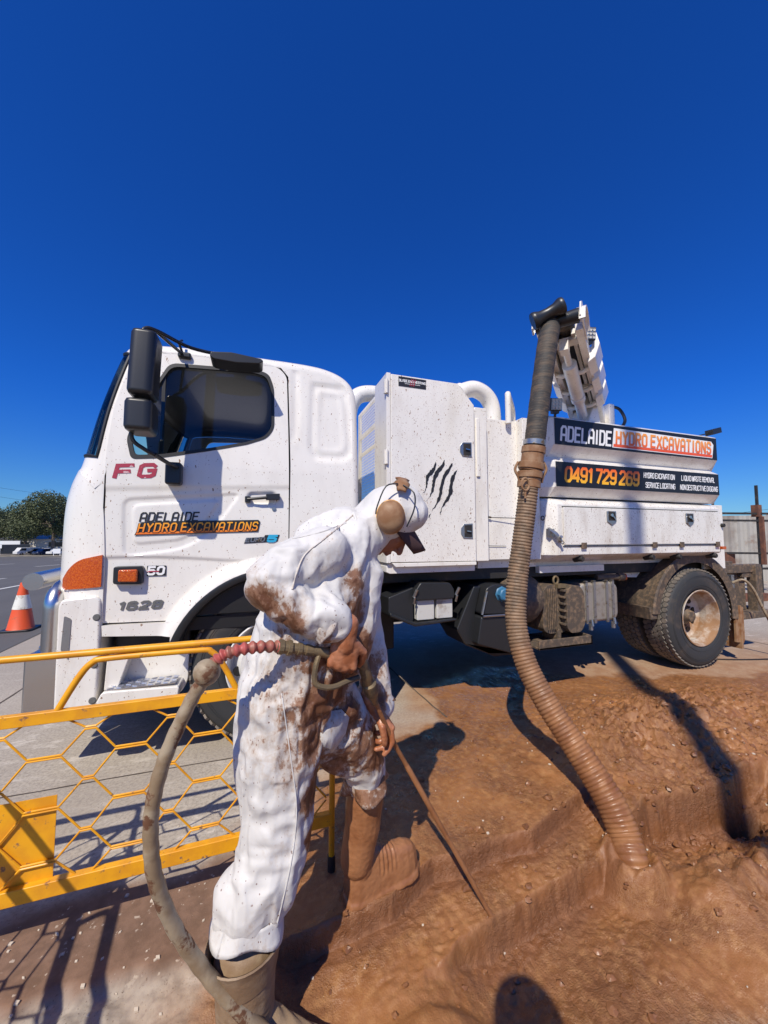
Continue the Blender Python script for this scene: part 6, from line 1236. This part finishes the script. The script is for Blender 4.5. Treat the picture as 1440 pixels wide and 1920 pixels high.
M['cloth'] = mat('navy_workwear', (.03, .04, .07), .85, bs=.2, bsc=40); pg_ = fuse(mb, 'person', ['cloth', 'skin'], .011, 4, base=pc, disp=lambda p, n: .004*fbm(p, 6, 2)*(p[:, 2] < 1.4))
tag(pg_, 'person in dark workwear behind the camera, casting a head shadow on the mud', 'person')
for pl in pg_.data.polygons:
    if pl.center.z > 1.46 or (pl.center.z > 1.22 and (pl.center.x*FW.x+pl.center.y*FW.y) > .13): pl.material_index = 1
# ================================================================ RIGHT YARD
M['cladding'] = mat('weathered_cladding', (.36, .34, .30), .7, col2=(.25, .22, .19), ns=1.5, dirt=(.22, .12, .07), dn=3, dlo=.55, dhi=.85)
wl = empty('corrugated_fence', (12.5, 4.0, 0), 'weathered corrugated metal fence along the back of the yard', 'fence')
mb = MB(); a_, b_ = Vector((11.4, 8.5, 0)), Vector((19.5, 1.0, 0)); t_ = (b_-a_).normalized(); nn = Vector((-t_.y, t_.x, 0)); L_ = (b_-a_).length; n = int(L_/.06); r0, r1 = [], []
for k in range(n+1):
    o_ = nn*(.035 if (k//2) % 2 else -.0); p = a_+t_*k*.06+o_; top = 2.12+.10*((k//24) % 3 == 1)+.05*math.sin(k//18); r0.append(p); r1.append(p+Vector((0, 0, top)))
mb.loft([r0, r1], sm=False); mb.build('cladding_panel', ['cladding'], wl, angle=20)
mb = MB()
for z in (.4, 1.9): mb.bar(a_+nn*.06+Vector((0, 0, z)), b_+nn*.06+Vector((0, 0, z)), .05, .08)
mb.build('rail', ['under'], wl)
M['rust'] = mat('rusty_steel', (.12, .05, .03), .8, col2=(.2, .08, .04), ns=8)
rk = empty('steel_rack', (11.5, 4.0, 0), 'dark steel rack of upright posts and rails behind the truck', 'rack')
for x_, y_, h_, w_ in ((10.55, 3.75, 2.45, .06), (10.72, 3.70, 2.3, .06), (11.2, 3.6, 2.55, .04), (12.2, 3.2, 2.7, .05), (10.2, 3.9, 1.4, .05), (12.6, 3.0, 2.1, .07)): MB().bar((x_, y_, 0), (x_+.02, y_, h_), w_, w_, up=(0, 1, 0)).build('upright', ['under'], rk)
for z in (2.0, 1.82, 1.0, .62): MB().bar((9.9, 4.0, z), (13.3, 2.8, z-.03), .05, .05).build('rack_rail', ['under'], rk)
mb = MB(); mb.box((12.15, 3.15, 1.9), (12.30, 3.3, 2.2)); mb.box((12.19, 3.1, .7), (12.27, 3.2, 1.9)); mb.build('bracket', ['rust'], rk)
o = MB().box((10.9, 3.45, .72), (11.7, 3.5, 1.0)).build('mesh_crate', ['rust'], base=(11, 3.5, .7)); tag(o, 'rusty red steel crate side leaning against the dark rack', 'crate')
cb = empty('concrete_block', (9.55, 2.65, 0), 'pale hollow concrete block lying on the yard slab', 'block'); M['block'] = mat('pale_block', (.5, .46, .4), .9)
mb = MB(); mb.ext([(9.35, 0), (9.75, 0), (9.75, .19), (9.35, .19)], 2.60, 2.78); mb.build('block_body', ['block'], cb, bevel=.005); MB().box((9.42, 2.595, .04), (9.54, 2.60, .15)).build('block_core', ['seal'], cb)
for i, (x_, y_) in enumerate(((10.15, 2.5), (10.55, 2.42))):
    mb = MB(); mb.box((x_, y_, 0), (x_+.38, y_+.18, .14)); mb.box((x_+.02, y_+.01, .14), (x_+.36, y_+.16, .155)); o = mb.build('brick', ['rust'], base=(x_, y_, 0), bevel=.005); tag(o, ['reddish block beside the pale concrete block', 'reddish block farthest right on the yard slab'][i], 'brick', 'reddish blocks on the yard')
gy_ = smoothpath([(5.49, .20, .86), (5.53, .12, .90), (5.62, .08, .80), (5.74, .05, .55), (5.92, .0, .22), (6.1, -.12, .03), (6.4, -.3, .016), (7.2, -.45, .016)], 8)
o = MB().tube(gy_, .014, 10).build('water_hose', ['phose'], base=(5.5, .1, 0)); tag(o, 'thin pale hose drooping from the rear of the truck to the ground', 'hose')
cbx = [(4.9, .35, .012), (5.5, .1, .012), (6.3, -.06, .012), (7.4, -.1, .012), (9, .2, .012)]; o = MB().tube(smoothpath(cbx, 6), .006, 6).build('cable', ['black'], base=(5, .3, 0)); tag(o, 'thin dark cable trailing on the ground behind the rear wheel', 'cable')
# overhead wires
def wire(a, b, sag, nm, lab):
    a, b = Vector(a), Vector(b); pts = [a.lerp(b, t)-Vector((0, 0, sag*4*t*(1-t))) for t in np.linspace(0, 1, 25)]; o = MB().tube(pts, .012, 5).build(nm, ['seal'], base=tuple(a)); tag(o, lab, 'wire')
wire(P(1376, 963, 30), P(1620, 925, 30), .1, 'overhead_wire', 'dark overhead wire crossing the sky behind the truck tail')
wire(P(-60, 905, 40), P(240, 945, 60), .2, 'overhead_wire', 'upper of two overhead wires in the sky left of the cab'); wire(P(-60, 922, 40), P(240, 962, 60), .2, 'overhead_wire', 'lower of two overhead wires in the sky left of the cab')
# ================================================================ FAR LEFT: trees, cars, house
M['leaf'] = mat('eucalypt_leaves', (.055, .075, .026), .6, col2=(.10, .115, .045), ns=2.2, lo=.35, hi=.65); M['leaf2'] = mat('dark_leaves', (.035, .055, .02), .6, col2=(.07, .09, .035), ns=2); M['bark'] = mat('grey_bark', (.16, .12, .09), .9)
def tree(base, h, cr, label, leafm, n=5200, seed=0, lean=0, group='trees across the road'):
    rg_ = random.Random(seed); r = empty('tree', base, label, 'tree', group); bx, by, bz = base; mb = MB(); lobes = []
    tt = smoothpath([(bx, by, bz), (bx+.1*lean, by, bz+h*.25), (bx+.3*lean, by, bz+h*.45), (bx+.2*lean, by, bz+h*.75)], 4); mb.tube(tt, list(np.linspace(.05*h*.6, .02*h*.4, len(tt))), 9)
    for k in range(11):
        a = 2*PI*k/11+rg_.random(); z = h*(.42+.5*rg_.random()); rad = cr*(.35+.65*rg_.random())*(1.1-.55*abs(z/h-.62)/.4); c = Vector((bx+math.cos(a)*rad, by+math.sin(a)*rad, bz+z)); lobes.append((c, cr*(.30+.22*rg_.random())))
        st = Vector(tt[min(len(tt)-1, int(len(tt)*(.4+.05*k)))]); mb.tube(smoothpath([st, st.lerp(c, .5)+Vector((0, 0, .05*h)), c], 3), [.02*h*.5*(1-.12*j) for j in range(7)], 6)
    lobes.append((Vector((bx, by, bz+h*.86)), cr*.42)); mb.build('trunk', ['bark'], r); mb = MB(); vs, fs = [], []
    for i in range(int(n*1.9)):
        c, rr = lobes[rg_.randrange(len(lobes))]; d = Vector((rg_.gauss(0, 1), rg_.gauss(0, 1), rg_.gauss(0, .75))).normalized(); p = c+d*rr*(.45+.62*rg_.random()**.6); s_ = cr*.026*(.6+.9*rg_.random()); u = Vector((rg_.gauss(0, 1), rg_.gauss(0, 1), rg_.gauss(0, 1))).normalized(); v_ = u.orthogonal().normalized(); o_ = len(vs); vs += [p+u*s_, p+v_*s_*.6, p-u*s_, p-v_*s_*.6]; fs.append((o_, o_+1, o_+2, o_+3))
    mb.v = [tuple(v) for v in vs]; mb.f = fs; mb.mi = [0]*len(fs); mb.sm = [False]*len(fs); mb.build('crown', [leafm], r, flip=False); return r
KF = 2.5
def gp(px, d): p = P(px, 1006, d*KF); return (p.x, p.y, -2.98)
tree(gp(100, 36), 5.6*KF, 2.6*KF, 'largest spreading gum tree across the road beside the cab', 'leaf', 9000, 3)
tree(gp(48, 44), 5.0*KF, 3.0*KF, 'lower bushy tree across the road, left of the largest gum', 'leaf', 6000, 5)
tree(gp(150, 40), 5.2*KF, 2.4*KF, 'gum tree partly hidden behind the front of the cab', 'leaf2', 5000, 8)
tree(gp(8, 52), 4.9*KF, 3.0*KF, 'dark tree at the left edge beyond the car park', 'leaf2', 5000, 9)
tree(gp(-25, 46), 5.4*KF, 3.0*KF, 'dark tree just outside the left edge beyond the car park', 'leaf2', 3000, 14)
tree(gp(70, 62), 5.2*KF, 4.0*KF, 'distant dark tree rising behind the bushy tree', 'leaf2', 6000, 10)
tree(gp(20, 66), 5.0*KF, 4.5*KF, 'distant dark tree behind the pale house', 'leaf2', 5000, 12)
M['carglass'] = mat('car_glass', (.02, .025, .03), .08)
def car(px, d, colr, label, L=4.3, H=1.45, van=False, rot=0):
    c = gp(px, d); r = empty('parked_car', c, label, 'van' if van else 'car', 'vehicles in the car park across the road'); m_ = mat('car_paint', colr, .3, coat=.5); x, y, z = c
    pr = [(-L/2, .3), (-L/2, .75), (-L*.46, .85), (-L*.30, .92), (-L*.18, H), (L*.25, H), (L*.40, .95), (L*.48, .88), (L/2, .5), (L/2, .3)]
    if van: pr = [(-L/2, .3), (-L/2, .85), (-L*.43, 1.0), (-L*.33, H), (L*.49, H), (L/2, .3)]
    mb = MB(); mb.ext([(x+a, z+b) for a, b in pr], y-.85, y+.85); body = mb.build('body', [m_], r, bevel=.08)
    gl = [(-L*.27, .95), (-L*.17, H-.08), (L*.23, H-.08), (L*.36, .97)] if not van else [(-L*.40, 1.05), (-L*.33, H-.15), (-L*.12, H-.15), (-L*.12, 1.05)]
    mb = MB(); mb.ext([(x+a, z+b) for a, b in gl], y-.87, y+.87); mb.build('side_window', ['carglass'], r)
    for wx in (-L*.31, L*.31):
        mb = MB(); mb.lathe([(0, 0), (.2, 0), (.31, .02), (.32, .2), (0, .2)], (x+wx, y-.9, z+.32), 'y', 18); mb.build('wheel', ['rubber'], r)
    mb = MB(); mb.lathe([(0, -.02), (.15, -.02), (.19, .01)], (x-L*.31, y-.9, z+.32), 'y', 14); mb.lathe([(0, -.02), (.15, -.02), (.19, .01)], (x+L*.31, y-.9, z+.32), 'y', 14); mb.build('hubcap', ['steel'], r)
    mb = MB(); mb.box((x-L/2-.01, y-.7, z+.6), (x-L/2+.05, y-.4, z+.72)); mb.build('headlight', ['battery'], r)
    r.rotation_euler = (0, 0, rot); return r
car(52, 36, (.7, .7, .7), 'white parked van with sloping front across the road', 4.6, 1.75, True, .9); car(68, 36.5, (.05, .05, .055), 'small dark parked car just right of the white van', rot=1.0); car(85, 36, (.05, .07, .13), 'dark blue parked car under the largest gum tree', rot=1.1)
car(95, 38, (.32, .33, .35), 'silver parked car right of the dark blue one', rot=1.0); car(20, 35.5, (.02, .022, .03), 'black box-bodied van parked at the left edge', 7.5, 2.5, True, .2); car(110, 36, (.6, .6, .58), 'white parked car close to the front of the cab', rot=1.1)
def boxhouse(px, d, w, h, lab, z0=0, cl=(.6, .58, .54)):
    c = gp(px, d); c = (c[0], c[1], z0); r = empty('building', c, lab, 'building'); m_ = mat('render_wall', cl, .8); x, y, z = c; mb = MB(); mb.box((x-w/2, y, z-.2), (x+w/2, y+5, z+h)); mb.build('wall', [m_], r)
    mb = MB(); mb.add([(x-w/2-.4, y-.4, z+h), (x+w/2+.4, y-.4, z+h), (x+w/2+.4, y+5.4, z+h), (x-w/2-.4, y+5.4, z+h), (x-w/4, y+2.5, z+h*1.35), (x+w/4, y+2.5, z+h*1.35)], [(0, 1, 5, 4), (1, 2, 5), (2, 3, 4, 5), (3, 0, 4), (3, 2, 1, 0)]); mb.build('roof', ['steel'], r)
    for k in range(3): MB().box((x-w*.35+k*w*.28, y-.03, z+h*.35), (x-w*.35+k*w*.28+w*.14, y-.005, z+h*.75)).build('window', ['carglass'], r)
boxhouse(4, 66, 18, 6, 'pale house on the rise at the left edge behind the trees', 3.5, (.55, .53, .5)); boxhouse(110, 46, 34, 3.6, 'low cream building behind the parked cars under the trees', -2.98, (.62, .57, .48))
mb = MB(); c = gp(19, 37); z_ = c[2]; mb.box((c[0]-2.0, c[1], z_+1.9), (c[0]+2.0, c[1]+.25, z_+3.3)); mb.box((c[0]-1.8, c[1]+.1, z_), (c[0]-1.65, c[1]+.2, z_+1.95)); mb.box((c[0]+1.7, c[1]+.1, z_), (c[0]+1.85, c[1]+.2, z_+1.95)); o = mb.build('billboard', ['signwhite'], base=c); tag(o, 'long white signboard on legs above the black van', 'signboard')
mb = MB(); c = gp(1, 34.2); z_ = c[2]; mb.box((c[0]-.06, c[1], z_), (c[0]+.06, c[1]+.1, z_+2)); mb.box((c[0]-.35, c[1]-.03, z_+1.7), (c[0]+.35, c[1]+.0, z_+2.5)); o = mb.build('road_sign', ['signwhite'], base=c); tag(o, 'small white sign on a short post at the far kerb', 'road sign')
mb = MB(); c = gp(108, 34.3); z_ = c[2]; mb.box((c[0]-.7, c[1], z_+.5), (c[0]+.7, c[1]+.06, z_+1.6)); mb.box((c[0]-.66, c[1]+.07, z_), (c[0]-.56, c[1]+.14, z_+.7)); mb.box((c[0]+.56, c[1]+.07, z_), (c[0]+.66, c[1]+.14, z_+.7)); o = mb.build('sign_board', ['signwhite'], base=c); tag(o, 'white board on two legs near the front of the cab across the road', 'sign board')
bpy.context.view_layer.update()
